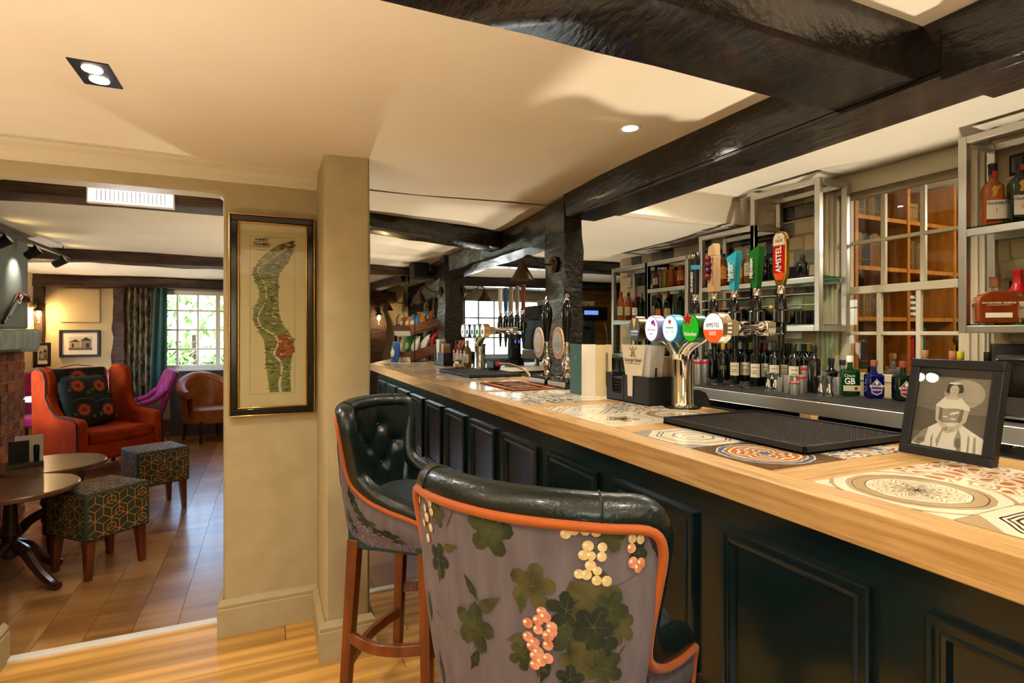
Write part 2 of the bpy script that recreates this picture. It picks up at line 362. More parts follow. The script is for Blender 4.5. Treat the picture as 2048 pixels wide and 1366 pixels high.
# dado on the far wall
dd = MB().box(-2.66, 1.4, 8.775, 8.8, 0, .9).box(-2.66, 1.4, 8.765, 8.8, .88, .915).box(-2.66, 1.4, 8.755, 8.8, 0, .17)
for i in range(9):
    x0 = -2.6 + i * .45
    for a, b, c, d in ((x0, x0 + .36, .28, .295), (x0, x0 + .36, .765, .78), (x0, x0 + .015, .28, .78), (x0 + .345, x0 + .36, .28, .78)): dd.box(a, b, 8.765, 8.78, c, d)
struct(dd.build('trim_3', 'dado_grey', smooth=0), 'dark grey panelled dado on the far wall')
# windows with daylight
def casement(name, x0, x1, z0, z1, cols, rows, label, y=8.8):
    f = MB().box(x0, x0 + .05, y + .02, y + .1, z0, z1).box(x1 - .05, x1, y + .02, y + .1, z0, z1).box(x0, x1, y + .02, y + .1, z0, z0 + .05).box(x0, x1, y + .02, y + .1, z1 - .05, z1)
    o = struct(f.build(name, 'white_trim', smooth=0), label)
    for i in range(1, cols):
        xx = x0 + (x1 - x0) * i / cols; w = .028 if i == cols // 2 else .012
        MB().box(xx - w, xx + w, y + .03, y + .08, z0, z1).build('glazing_bar', 'white_trim', o, smooth=0)
    for j in range(1, rows):
        zz = z0 + (z1 - z0) * j / rows; MB().box(x0, x1, y + .035, y + .075, zz - .012, zz + .012).build('glazing_bar', 'white_trim', o, smooth=0)
    for i in range(cols):
        for j in range(rows):
            MB().box(x0 + (x1 - x0) * i / cols + .01, x0 + (x1 - x0) * (i + 1) / cols - .01, y + .052, y + .056, z0 + (z1 - z0) * j / rows + .01, z0 + (z1 - z0) * (j + 1) / rows - .01).build('pane', 'pane', o, smooth=0)
    MB().box(x0 - .04, x1 + .04, y - .09, y + .03, z0 - .03, z0).build('window_sill', 'white_trim', o, bev=.004)
    return o
casement('window_1', -1.39, .1, .925, 2.0, 6, 4, 'white casement window of small panes looking on the garden')
casement('window_2', 3.02, 4.78, 1.0, 2.02, 6, 3, 'white window of small panes behind the far end of the bar')
casement('window_4', -1.7, -.5, 1.0, 1.9, 4, 3, 'white window', y=-2.55)
# garden outside
M('grass_out', '#5a7a34', .9, c2='#86a050', scale=6); M('hedge', '#4d7030', .9, c2='#9ab46a', scale=9); M('house', '#e8e2d4', .8); M('paving', '#c9c0b0', .9)
gr = struct(MB().box(-14, 16, 9.2, 30, -.3, -.15).box(-14, -3.2, 2, 9.2, -.3, -.15).box(-14, 16, -24, -2.7, -.3, -.15).build('ground', 'paving', smooth=0), 'ground outside the windows'); gr['kind'] = 'structure'
q = random.Random(4)
for i, (x, yy, s) in enumerate(((-5.6, 14.5, 1.5), (-2.6, 14.0, 1.15), (-3.4, 11.9, .75), (-.6, 12.6, .8), (-1.9, 17.8, 1.9))):
    t = thing('garden_shrub', ['tall leafy shrub at the left of the garden', 'broad green shrub beyond the left window', 'low round shrub near the left window', 'small shrub by the white house outside', 'tree-like bush far back in the garden'][i], 'shrub', (x, yy, -.15), group='shrubs in the garden')
    b = MB()
    for k in range(420):
        a = q.random() * 6.283; e = math.acos(q.uniform(-.3, 1)); rr = s * (.7 + .3 * q.random()); p = Vector((rr * math.sin(e) * math.cos(a), rr * math.sin(e) * math.sin(a), s * .7 + rr * math.cos(e) * .8))
        m = Matrix.Rotation(q.random() * 6, 4, 'Z') @ Matrix.Rotation(q.random() * 3, 4, 'X'); L_ = .13 * (.6 + q.random())
        b.add([p + m @ Vector(w) for w in ((0, -L_, 0), (L_ * .5, 0, .02), (0, L_, 0), (-L_ * .5, 0, .02))], [(0, 1, 2, 3)])
    lo = b.build('foliage', 'hedge', t, smooth=0); lo['kind'] = 'stuff'
    MB().lathe([(.05 * s, 0), (.03 * s, s * .8)], 7).build('stem', 'wood_dark', t)
hs = thing('house', 'white rendered house seen through the garden windows', 'building', (4.2, 17, -.15))
MB().box(-3, 5.5, 0, 6, 0, 3.2).build('wall', 'house', hs, smooth=0)
MB().prism([(-3.3, 3.1), (5.8, 3.1), (4.5, 5.2), (-2, 5.2)], -.3, 6.3, 'y').build('roof', plain('#8a8078'), hs, smooth=0)
for xx in (-1.8, .6, 3):
    w = MB().box(xx, xx + .9, -.05, .05, 1.2, 2.4).build('window', plain('#e8e8e8'), hs, smooth=0); MB().box(xx + .06, xx + .84, -.06, -.045, 1.26, 2.34).build('pane', plain('#667078', .1), w, smooth=0)

# ================================================================== timber frame
def timber(name, label, p0, p1, w, h, seg=14, jit=.012, up=(0, 0, 1), seed=1, mat='beam', cn=.1, cat='beam'):
    return tag(MB().rough(p0, p1, w, h, seg, jit, up, seed, cn).build(name, mat, smooth=40), label, cat)
mbm = thing('ceiling_beam', 'long black beam running above the bar towards its first post', 'beam', (1.69, 0, 2.09))
MB().rough((0, -2.4, .09), (0, 2.8, .09), .22, .18, 26, .004, seed=5, cn=.05).build('beam_body', 'beam', mbm, smooth=40)
MB().box(-.012 - .11, .11, -2.4, 2.55, -.016, .0).build('soffit_board', 'beam', mbm, bev=.003)
MB().box(-.125, .12, -.25, .83, -.03, .12).build('joint_casing', 'beam', mbm, bev=.004)
timber('cross_beam', 'broad black cross beam overhead joining the long bar beam', (-2.6, 1.0, 2.175), (1.585, 1.0, 2.175), .245, .17, 24, .002, seed=8, cn=.06)
timber('ceiling_beam', 'black beam above the bar between its first and second posts', (1.69, 2.98, 2.095), (1.69, 5.2, 2.085), .22, .19, 14, .005, seed=11)
timber('ceiling_beam', 'bowed grey-black beam above the far end of the bar', (1.69, 5.2, 2.075), (1.69, 7.0, 2.07), .2, .2, 10, .009, seed=12)
timber('bar_post', 'thick black post behind the two hand pumps', (1.64, 2.905, 1.0), (1.64, 2.905, 2.2), .25, .125, 12, .006, up=(1, 0, 0), seed=14, cn=.06, cat='post')
timber('bar_post', 'black post behind the far tap tower', (1.67, 5.22, 1.0), (1.67, 5.22, 2.2), .26, .19, 12, .012, up=(1, 0, 0), seed=15, cat='post')
timber('bar_post', 'weathered post at the far end of the bar', (1.68, 6.86, 0), (1.68, 6.86, 2.2), .34, .19, 12, .016, up=(1, 0, 0), seed=16, cat='post')
tag(MB().rough((1.66, 6.68, 1.8), (1.66, 5.37, 1.93), .1, .13, 8, .008, seed=17).build('curved_brace', 'beam', smooth=40), 'slanting brace between the two far bar posts', 'beam')
timber('far_beam', 'dark brown ceiling beam just inside the doorway', (-2.68, 3.56, 2.15), (.5, 3.54, 2.15), .24, .085, 18, .007, seed=20, mat='beam_brown')
timber('far_beam', 'black cross beam meeting the bar beam beyond the pier', (.38, 3.5, 2.135), (1.66, 3.86, 2.1), .2, .12, 12, .006, seed=21)
timber('far_beam', 'dark ceiling beam across the middle of the far room', (-2.68, 6.15, 2.13), (1.66, 6.2, 2.12), .2, .11, 18, .014, seed=22, mat='beam_brown')
timber('far_beam', 'black ceiling beam behind the bar near the steel shelves', (1.8, 4.95, 2.13), (6.1, 4.95, 2.13), .22, .13, 12, .01, seed=23)
timber('far_beam', 'black ceiling beam farther back behind the bar', (1.8, 6.9, 2.12), (6.1, 6.9, 2.12), .2, .14, 12, .01, seed=24)
timber('wall_plate', 'dark timber along the top of the far wall', (-2.68, 8.74, 2.09), (1.5, 8.74, 2.09), .12, .15, 18, .01, seed=25, mat='beam_brown')
timber('wall_post', 'dark corner post of the far wall beside the lantern', (-2.63, 8.75, .9), (-2.63, 8.75, 2.1), .09, .09, 8, .008, up=(1, 0, 0), seed=26, mat='beam_brown', cat='post')
timber('wall_post', 'dark wall post between small picture and curtain', (-1.79, 8.75, .9), (-1.79, 8.75, 2.06), .1, .13, 10, .012, up=(1, 0, 0), seed=27, mat='beam_brown', cat='post')
timber('wall_post', 'gnarled dark post on the lit wall past the pier', (1.55, 8.72, 0), (1.55, 8.72, 2.1), .14, .21, 12, .03, up=(1, 0, 0), seed=28, mat='beam_brown', cat='post')
timber('wall_plate', 'short dark timber head above the gnarled post', (1.3, 8.7, 1.98), (1.85, 8.7, 1.98), .16, .16, 4, .01, seed=29, mat='beam_brown')
timber('far_beam', 'slanting tie beam above the gnarled post', (1.45, 8.7, 2.1), (1.62, 7.0, 2.14), .12, .1, 6, .01, seed=30, mat='beam_brown')
# warm wood-clad wall beyond the coffee machine
ww = struct(MB().box(4.4, 6.1, 7.4, 7.5, 0, 2.2).build('wall_clad', 'wood_dark', smooth=0), 'warm wood-clad wall beyond the coffee machine')
for j in range(14):
    z = .2 + j * .14; x = 4.4 - rnd.random() * .4
    while x < 6.0:
        x1 = x + .35 + rnd.random() * .5; MB().box(max(x, 4.4) + .002, min(x1, 6.1) - .002, 7.38, 7.4, z + .002, z + .138).build('board', 'oak_cross' if rnd.random() < .6 else 'plank', ww, smooth=0); x = x1
# ================================================================== lamps of the place and lamps added out of view
def downlight(label, x, y, z, power, r=.03, color=WARM, cat='downlight', spot=150):
    t = thing('downlight', label, cat, (x, y, z))
    MB().lathe([(r * .95, -.004), (r * 1.35, -.006), (r * 1.4, 0), (r * .95, .0)], 20, cap=False).build('rim', 'white_trim', t)
    MB().lathe([(.001, -.003), (r, -.003), (r, .001)], 20).build('lens', 'downlight', t)
    lamp('lamp', 'SPOT', (0, 0, -.02), power, color, r, spot=spot, blend=.9, parent=t)
    return t
t = thing('double_downlight', 'black plate with two lit spotlights in the ceiling', 'downlight', (-.475, 2.03, zc(-.475, 2.03)))
MB().box(-.05, .05, -.088, .088, -.004, .002).build('plate', 'black', t, bev=.001)
for yy in (-.038, .038):
    MB().lathe([(.001, -.007), (.025, -.007), (.027, -.002)], 20, (0, yy, 0)).build('lens', 'downlight', t)
    lamp('lamp', 'SPOT', (0, yy, -.02), 16, WARM, .03, spot=150, blend=.9, parent=t)
downlight('small lit downlight in the ceiling near the bar beam', 1.311, 1.789, zc(1.311, 1.789) + .002, 22, .033)
for i, (x, y) in enumerate(((-.5, .3), (.75, .1), (-1.6, 1.2), (-1.5, -.9), (.6, -1.3))): downlight('ceiling downlight ' + ('overhead to the left of the viewer', 'overhead beside the bar front', 'near the left wall of the bar room', 'behind the viewer by the rear window', 'behind the viewer on the bar side')[i], x, y, zc(x, y), 30, .033)  # extra downlights added out of view to light the bar room
for i, (x, y) in enumerate(((2.25, 1.6), (2.25, .3), (2.25, 2.6))): downlight('ceiling downlight behind the bar ' + ('opposite the book window', 'nearest the viewer', 'next to the dropped soffit')[i], x, y, 2.385, 48, .03)  # added lamps, out of view, lighting the serving side
downlight('warm downlight by the wood-clad wall', 4.9, 6.9, 2.17, 40, .03)  # added to cast warm light on the boards
downlight('small black-rimmed downlight under the far soffit', 2.35, 3.95, 2.19, 26, .03)
def added_sconce(label, x, y, z, power, nx, ny):  # wall lamps added out of view to lift the ceiling
    t = thing('wall_lamp', label, 'wall lamp', (x, y, z)); MB().box(-.04, .04, -.04, .04, -.06, .06).build('backplate', 'bronze', t, bev=.006)
    c = Vector((nx, ny, 0)) * .14; MB().tube([(0, 0, 0), c], .008, 8).build('arm', 'bronze', t); MB().ball(c + Vector((0, 0, .04)), .035, 12, 8).build('bulb', 'bulb', t); MB().lathe([(.05, -.03), (.03, -.02), (.02, 0)], 14, c).build('holder', 'bronze', t)
    lamp('lamp', 'SPOT', c + Vector((0, 0, .09)), power, WARM, .06, rot=(R(180), 0, 0), spot=165, blend=.5, parent=t)
added_sconce('wall lamp on the left wall of the bar room', -2.56, .9, 1.6, 60, 1, 0); added_sconce('wall lamp right of the rear window', 1.0, -2.36, 1.6, 60, 0, 1)
def uplighter(label, x, y, power, spot=125, z=0):  # unseen lamps added to brighten the ceilings from below
    t = thing('added_uplighter', label, 'floor lamp', (x, y, z)); MB().lathe([(.07, 0), (.075, .01), (.06, .02), (.06, .16), (.055, .16), (.05, .05)], 18, cap=False).build('can', 'black', t); MB().lathe([(.001, .13), (.05, .13)], 18, cap=False).build('lens', 'downlight', t)
    lamp('lamp', 'SPOT', (0, 0, .17), power, WARM, .05, rot=(R(180), 0, 0), spot=spot, blend=.7, parent=t)
uplighter('floor uplighter behind the viewer', -.4, -.7, 140); uplighter('floor uplighter by the left wall of the bar room', -1.7, 1.1, 105); uplighter('floor uplighter in the corner behind the viewer', -1.6, -1.2, 90)
uplighter('floor uplighter in the serving aisle near the sinks', 2.3, 1.2, 115); uplighter('floor uplighter far along the serving aisle', 2.3, 3.4, 50)
uplighter('floor uplighter behind the beige pier', .56, 4.5, 90); uplighter('floor uplighter hidden behind the wing armchair', -1.75, 7.55, 70); uplighter('floor uplighter behind the chimney breast', -2.3, 6.3, 30); uplighter('floor uplighter by the far service counter', 2.6, 5.6, 60)
# ================================================================== bar counter
BX = .99
bar = thing('bar_counter', 'long dark green panelled bar counter', 'bar counter', (BX, 0, 0))
poly = [(0, -1.2), (.5, -1.2), (.5, 6.6), (.36, 6.5), (0, 5.42)]
MB().prism(poly, .0, 1.054).build('carcass', 'bar_green', bar, smooth=0)
MB().prism([(-.05, -1.2), (.1, -1.2), (.1, 5.5), (-.05, 5.4)], 0, .5).build('plinth_box', 'bar_green', bar, bev=.004)
MB().prism([(0, .5), (-.05, .5), (-.05, .515), (0, .54)], -1.2, 5.42, 'y').build('plinth_ledge', 'bar_green', bar, smooth=0)
def ring_panel(w, h, steps):
    b = MB(); v = []; f = []
    for i, dp in steps:
        v += [(-dp, i, i), (-dp, w - i, i), (-dp, w - i, h - i), (-dp, i, h - i)]
    for k in range(len(steps) - 1):
        for j in range(4): f.append((k * 4 + j, k * 4 + (j + 1) % 4, k * 4 + 4 + (j + 1) % 4, k * 4 + 4 + j))
    n = len(steps) * 4; f.append((n - 4, n - 3, n - 2, n - 1)); return b.add(v, [q[::-1] for q in f])
pm = ring_panel(.35, .405, [(0, 0), (0, .014), (.004, .018), (.012, .018), (.015, .012), (.021, .012), (.025, .016), (.031, .014), (.036, .003), (.044, .002)]).mesh('panel', 'bar_green', 25)
for k in range(13):
    o = bpy.data.objects.new('panel', pm); col.objects.link(o); o.parent = bar; o.location = (0, -.25 + .44 * k, .562)
# end panels
# ---- worktop
top = thing('oak_worktop', 'long oak bar top inlaid with patterned tiles', 'worktop', (0, 0, 1.12))
yj = (-1.25, 1.75, 3.55, 5.5)
for a, b in zip(yj, yj[1:]):
    if b == 5.5: MB().prism([(.925, a + .0006), (1.005, a + .0006), (1.005, 5.68), (.925, b)], -.066, 0).build('nosing', 'oak', top, bev=.003)
    else: MB().box(.925, 1.005, a + .0006, b - .0006, -.066, 0).build('nosing', 'oak', top, bev=.003)
MB().prism([(1.007, -1.25), (1.535, -1.25), (1.535, 6.84), (1.3, 6.35), (1.007, 5.69)], -.06, -.008).build('substrate', 'oak', top, smooth=0)
MB().prism([(1.503, -1.25), (1.62, -1.25), (1.62, 2.77), (1.57, 2.77), (1.57, 3.04), (1.62, 3.04), (1.62, 5.07), (1.545, 5.07), (1.545, 5.37), (1.62, 5.37), (1.62, 6.9), (1.503, 6.9)], -.05, 0).build('rear_border', 'oak', top, bev=.002)
ty = [.264 + .6 * k for k in range(-2, 9)]
for k, y0 in enumerate(ty):
    MB().box(1.0055, 1.5025, y0 - .099, y0 - .001, -.03, -.0004).build('cross_rail', 'oak_cross', top, bev=.001)
MB().prism([(1.006, 5.565), (1.5, 5.565), (1.5, 6.7), (1.3, 6.35), (1.006, 5.69)], -.03, -.0004).build('end_rail', 'oak', top)
def tile_mat(name, mode, n, a, stops, dist=.25, sc=1.0):
    m = bpy.data.materials.new(name); m.use_nodes = True; MATS[name] = m; nt = m.node_tree; N = nt.nodes; L = nt.links; b = N['Principled BSDF']
    b.inputs['Roughness'].default_value = .16
    tc = N.new('ShaderNodeTexCoord'); nz = N.new('ShaderNodeTexNoise'); nz.inputs['Scale'].default_value = 28; L.new(tc.outputs['Object'], nz.inputs['Vector'])
    sb = N.new('ShaderNodeVectorMath'); sb.operation = 'SUBTRACT'; sb.inputs[1].default_value = (.5, .5, .5); L.new(nz.outputs['Color'], sb.inputs[0])
    sl = N.new('ShaderNodeVectorMath'); sl.operation = 'SCALE'; sl.inputs['Scale'].default_value = dist * .03; L.new(sb.outputs[0], sl.inputs[0])
    ad = N.new('ShaderNodeVectorMath'); L.new(tc.outputs['Object'], ad.inputs[0]); L.new(sl.outputs[0], ad.inputs[1])
    s8 = N.new('ShaderNodeVectorMath'); s8.operation = 'SCALE'; s8.inputs['Scale'].default_value = 8 * sc; L.new(ad.outputs[0], s8.inputs[0])
    sp = N.new('ShaderNodeSeparateXYZ'); L.new(s8.outputs[0], sp.inputs[0])
    def mt(op, x, y=None, z=None):
        q = N.new('ShaderNodeMath'); q.operation = op
        for i, w in enumerate((x, y, z)):
            if w is None: continue
            if isinstance(w, (int, float)): q.inputs[i].default_value = w
            else: L.new(w, q.inputs[i])
        return q.outputs[0]
    x, y = sp.outputs[0], sp.outputs[1]
    r = mt('SQRT', mt('ADD', mt('MULTIPLY', x, x), mt('MULTIPLY', y, y))); ang = mt('ARCTAN2', y, x)
    if mode == 'rose': fo = mt('MAXIMUM', mt('SUBTRACT', 1.0, mt('MULTIPLY', r, 1.55)), .0); t = mt('MULTIPLY_ADD', mt('MULTIPLY', mt('MULTIPLY', mt('COSINE', mt('MULTIPLY', ang, n)), r), fo), a * 2.6, r)
    elif mode == 'scroll': t = mt('ADD', mt('MULTIPLY', mt('SINE', mt('MULTIPLY_ADD', r, 9, mt('MULTIPLY', ang, n))), a), mt('MULTIPLY', mt('COSINE', mt('MULTIPLY', mt('ABSOLUTE', x), 11)), mt('COSINE', mt('MULTIPLY', mt('ABSOLUTE', y), 9)))); t = mt('MULTIPLY_ADD', t, .3, .5)
    elif mode == 'oct': t = mt('MAXIMUM', mt('MAXIMUM', mt('ABSOLUTE', x), mt('ABSOLUTE', y)), mt('MULTIPLY', mt('ADD', mt('ABSOLUTE', x), mt('ABSOLUTE', y)), a))
    else: t = mt('FRACT', mt('MULTIPLY', mt('ADD', mt('ABSOLUTE', x), mt('ABSOLUTE', y)), a))
    cr = N.new('ShaderNodeValToRGB'); cr.color_ramp.interpolation = 'CONSTANT'; e = cr.color_ramp.elements
    sc_ = 1.3 if mode in ('rose', 'oct') else 1.0
    tt = mt('DIVIDE', t, sc_); e[0].position = 0; e[0].color = hexc(stops[0][1]); e.remove(e[1])
    for p, c in stops[1:]: q = e.new(min(.999, p / sc_)); q.color = hexc(c)
    L.new(tt, cr.inputs[0]); L.new(cr.outputs[0], b.inputs['Base Color'])
    return m
cr_, be, or_, bl, bk, br = '#e6d9be', '#b49a72', '#b06a34', '#5a6c8c', '#2c2a2a', '#6d4f33'
tile_mat('tile_medallion', 'rose', 10, .3, [(0, bk), (.04, '#6d5a42'), (.09, cr_), (.13, '#8a7452'), (.2, cr_), (.25, '#6d5a42'), (.275, be), (.33, cr_), (.39, '#8a7452'), (.415, cr_), (.49, be), (.53, cr_), (.58, be), (.6, cr_), (.66, '#5d4c38'), (.675, be), (.83, '#6d5a42'), (.85, be), (.93, cr_), (1.1, be), (1.16, cr_)], .3)
tile_mat('tile_damask', 'scroll', 4, .9, [(0, or_), (.22, cr_), (.34, '#c08450'), (.44, cr_), (.6, be), (.68, cr_), (.8, or_)], .5)
tile_mat('tile_octagon', 'oct', 1, .68, [(0, cr_), (.34, bk), (.37, cr_), (.42, '#4a4540'), (.45, cr_), (.62, bk), (.66, cr_), (.7, bk), (.73, cr_), (.77, bk), (.8, cr_), (.98, be)], .2)
tile_mat('tile_rosette', 'rose', 8, .13, [(0, bl), (.14, cr_), (.19, or_), (.3, cr_), (.36, or_), (.46, cr_), (.52, '#c07a40'), (.62, cr_), (.67, or_), (.74, cr_), (.77, bl), (.87, cr_), (.9, br)], .55)
tile_mat('tile_grey', 'oct', 1, .7, [(0, cr_), (.2, '#8a8478'), (.23, cr_), (.4, '#9a9488'), (.46, cr_), (.68, '#6d6a64'), (.71, cr_), (.76, '#8a8880'), (.8, cr_), (.97, '#a09a90')], .35)
tile_mat('tile_scroll', 'scroll', 3, 1.1, [(0, bk), (.2, cr_), (.36, '#55607a'), (.42, cr_), (.62, '#8a8070'), (.68, cr_), (.84, bk)], .8)
tile_mat('tile_lattice', 'lat', 1, 1.6, [(0, cr_), (.3, bl), (.38, cr_), (.62, '#7a7468'), (.7, cr_)], .3)
tile_mat('tile_crest', 'rose', 5, .3, [(0, bk), (.14, be), (.24, bk), (.3, cr_), (.36, '#6d5a42'), (.42, cr_), (.8, cr_), (.83, be), (.86, cr_)], .9)
tile_mat('tile_leaf', 'scroll', 5, .7, [(0, bl), (.15, cr_), (.3, or_), (.4, cr_), (.66, bl), (.76, cr_), (.88, br)], .9)
order = {2: ('tile_octagon', 'tile_medallion', 'tile_scroll', 'tile_damask'), 3: ('tile_rosette', 'tile_grey', 'tile_leaf', 'tile_lattice'), 4: ('tile_crest', 'tile_lattice', 'tile_medallion', 'tile_leaf'), 5: ('tile_scroll', 'tile_leaf', 'tile_grey', 'tile_octagon')}
alln = ['tile_scroll', 'tile_grey', 'tile_leaf', 'tile_lattice', 'tile_crest', 'tile_octagon', 'tile_rosette', 'tile_medallion']
tmesh = {}
for k, y0 in enumerate(ty):
    names = order.get(k) or [alln[(k * 3 + j * 5) % 8] for j in range(4)]
    # each name: (near front, far front, near back, far back)
    for j in range(4):
        nm = names[j]
        if nm not in tmesh: tmesh[nm] = MB().box(-.1235, .1235, -.1235, .1235, -.008, .0).mesh('tile', nm, 0)
        o = bpy.data.objects.new('tile', tmesh[nm]); col.objects.link(o); o.parent = top; o.location = (1.1305 + .2475 * (j // 2), y0 + .1255 + .249 * (j % 2), .0002)
# ================================================================== back counter
bc = thing('back_counter', 'stainless steel back counter with a deep front lip', 'counter', (2.635, 0, 0))
MB().box(0, .612, -1.0, 4.55, 1.012, 1.056).build('steel_top', 'steel', bc, bev=.004)
MB().box(-.004, .012, -1.0, 4.55, .985, 1.058).build('front_lip', 'steel', bc, bev=.004)
for yy in (.1, 1.3, 2.03, 3.3, 4.4): MB().box(.03, .1, yy, yy + .07, 0, 1.012).build('support_post', 'oak', bc, bev=.002)
for i, (a, b) in enumerate(((.2, 1.27), (1.4, 2.0), (2.13, 3.27), (3.4, 4.37))):
    f = thing('bottle_fridge', 'black under-counter fridge ' + ('nearest the viewer', 'between the near oak posts', 'beneath the wine bottles', 'at the far end of the back counter')[i], 'fridge', (2.7, a, 0), group='fridges under the back counter')
    w = b - a; MB().box(.02, .5, 0, w, .02, .93).build('body', 'black', f, bev=.004)
    for q_ in range(2):
        d = MB().box(0, .02, w * q_ / 2 + .005, w * (q_ + 1) / 2 - .005, .06, .88).build('door', 'black_gloss', f, bev=.003); MB().box(-.02, 0, w * q_ / 2 + .03, w * q_ / 2 + .2, .85, .865).build('handle', 'steel_dark', d)
    MB().box(.0, .02, 0, w, .89, .925).build('vent_grille', 'rubber', f)
for i, (a, b) in enumerate(((1.25, 2.02), (2.04, 2.85), (2.87, 3.7))):
    tag(MB().box(2.66, 3.1, a, b, 1.0565, 1.0635).build('rubber_mat', 'rubber', bev=.003), 'black rubber mat on the back counter under ' + ('the coloured gin bottles', 'the jiggers and shakers', 'the wine bottles')[i], 'bar mat', 'rubber mats on the back counter')
# ================================================================== book window in the wall behind the bar
w3 = struct(MB().box(3.235, 3.25, 2.285, 2.43, 1.06, 2.385).box(3.235, 3.25, 1.5, 1.605, 1.06, 2.385).box(3.235, 3.25, 1.605, 2.285, 2.27, 2.385).build('window_3', 'cream_paint', bev=.003), 'white sash window behind the bar looking into a book-lined room')
for y0 in (2.3, 2.335, 2.37, 2.4, 1.51, 1.54, 1.575): MB().box(3.222, 3.236, y0, y0 + .014, 1.06, 2.385).build('casing_reed', 'cream_paint', w3, bev=.003)
def sash(z0, z1, x, y0, y1):
    o = MB().box(x, x + .035, y0, y0 + .04, z0, z1).box(x, x + .035, y1 - .04, y1, z0, z1).box(x, x + .035, y0 + .04, y1 - .04, z0, z0 + .045).box(x, x + .035, y0 + .04, y1 - .04, z1 - .045, z1).build('sash', 'cream_paint', w3, bev=.004)
    for i in (1, 2):
        yy = y0 + .02 + (y1 - y0 - .04) * i / 3; MB().box(x + .003, x + .03, yy - .013, yy + .013, z0 + .045, z1 - .045).build('glazing_bar', 'cream_paint', o, bev=.004)
    zz = (z0 + z1) / 2; MB().box(x + .004, x + .029, y0 + .04, y1 - .04, zz - .011, zz + .011).build('glazing_bar', 'cream_paint', o, bev=.004)
    for i in range(3):
        for j in range(2):
            a = y0 + .03 + (y1 - y0 - .06) * i / 3; MB().box(x + .016, x + .019, a + .005, a + (y1 - y0 - .06) / 3 - .005, z0 + .03 + (z1 - z0 - .06) * j / 2, z0 + .03 + (z1 - z0 - .06) * (j + 1) / 2).build('pane', 'pane', o, smooth=0)
sash(1.66, 2.285, 3.3, 1.605, 2.285); sash(1.135, 1.7, 3.262, 1.605, 2.285)
# study behind it
struct(MB().box(5.4, 5.5, -.4, 2.75, 0, 2.5).box(3.4, 5.5, 2.66, 2.75, 0, 2.5).box(3.4, 5.5, -.5, -.4, 0, 2.5).build('wall_study', 'wall_cream', smooth=0))
bk_ = thing('bookcase', 'honey-coloured wooden bookcase seen through the sash window', 'bookcase', (0, 2.3, 0))
M('honey', '#a8651c', .4, c2='#c88430', scale=4, stretch=(6, 6, 1))
for x0 in (3.43, 3.97, 4.51, 5.05): MB().box(x0, x0 + .03, 0, .3, 0, 2.48).build('upright', 'honey', bk_)
MB().box(3.43, 5.08, .3, .32, 0, 2.48).build('back_panel', 'wood_dark', bk_)
sh = (.75, 1.16, 1.5, 1.83, 2.16)
for bay in range(3):
    for z in sh: MB().box(3.46 + .54 * bay, 3.97 + .54 * bay, .005, .3, z, z + .026).build('shelf', 'honey', bk_)
bcol = ['#2a2620', '#4a3a24', '#6d5326', '#1f2a30', '#7a4a20', '#3a2018', '#8a6a34', '#c9bda4']
q = random.Random(21); nth = 'first second third fourth fifth sixth seventh eighth ninth tenth eleventh twelfth'.split()
def book(x, z, w, h, c, label, d=.17):
    b = tag(MB().box(0, w - .001, .02, .02 + d, 0, h).build('book', plain(c), None, (x, 2.31, z), bev=.002), label, 'book', 'books in the study bookcase')
    MB().box(.002, w - .003, .018, .0205, h * .75, h * .8).box(.002, w - .003, .018, .0205, h * .2, h * .23).build('spine_band', 'brass', b, smooth=0)
rowname = {1.16: 'lowest', 1.5: 'second', 1.83: 'third', 2.16: 'top'}
for bay, z, n, h, x0, cs in ((0, 2.186, 9, .2, .01, (0, 1, 0, 2)), (0, 1.856, 10, .22, .01, (0, 1, 2, 4)), (0, 1.526, 7, .2, .02, (1, 4, 2, 6)), (1, 1.856, 6, .2, .01, (1, 2, 5)), (0, 1.186, 5, .24, .01, (3, 0, 3)), (1, 2.186, 4, .13, .02, (7, 6)), (1, 1.186, 3, .26, .02, (8, 8))):
    x = 3.46 + .54 * bay + x0
    for i in range(n):
        w = .022 + q.random() * .012; hh = h * (.92 + .1 * q.random()); c = (bcol + ['#b01818'])[cs[q.randrange(len(cs))]]
        rn = rowname[round(z - .026, 2)]
        book(x, z, w, hh, c, '%s book from the left on the %s shelf of the %s bay of the bookcase' % (nth[i].capitalize(), rn, ('left', 'middle')[bay])); x += w
book(4.2, 1.186, .03, .27, '#0f5a4a', 'tall teal book standing on the lowest shelf of the middle bookcase bay')
vz = thing('striped_vase', 'black and white striped ornament in the bookcase', 'vase', (4.2, 2.42, 1.526))
for k in range(9): MB().lathe([(.075 - .006 * k, .02 * k), (.07 - .006 * k, .02 * k + .0195)], 16).build('band', plain('#efe8d8' if k % 2 else '#1a1a1a'), vz)
bu = thing('bust', 'dark sculpted head standing on a chest behind the sash window', 'sculpture', (4.35, 2.12, 1.17))
MB().ball((0, 0, .14), (.075, .085, .11), 12, 8).ball((-.03, -.07, .12), (.02, .03, .03)).lathe([(.07, 0), (.05, .04), (.035, .08)], 12).build('head', plain('#3a2c1e'), bu)
MB().ball((0, .01, .2), (.085, .09, .06), 12, 6).build('hair', plain('#4a3a26', .8), bu)
tag(MB().box(4.0, 4.7, 1.98, 2.25, 0, 1.168).build('low_chest', 'honey', bev=.005), 'honey wooden chest under the sculpted head behind the sash window', 'chest')
lamp('study_lamp', 'POINT', (4.1, 1.3, 2.2), 20, WARM, .08)
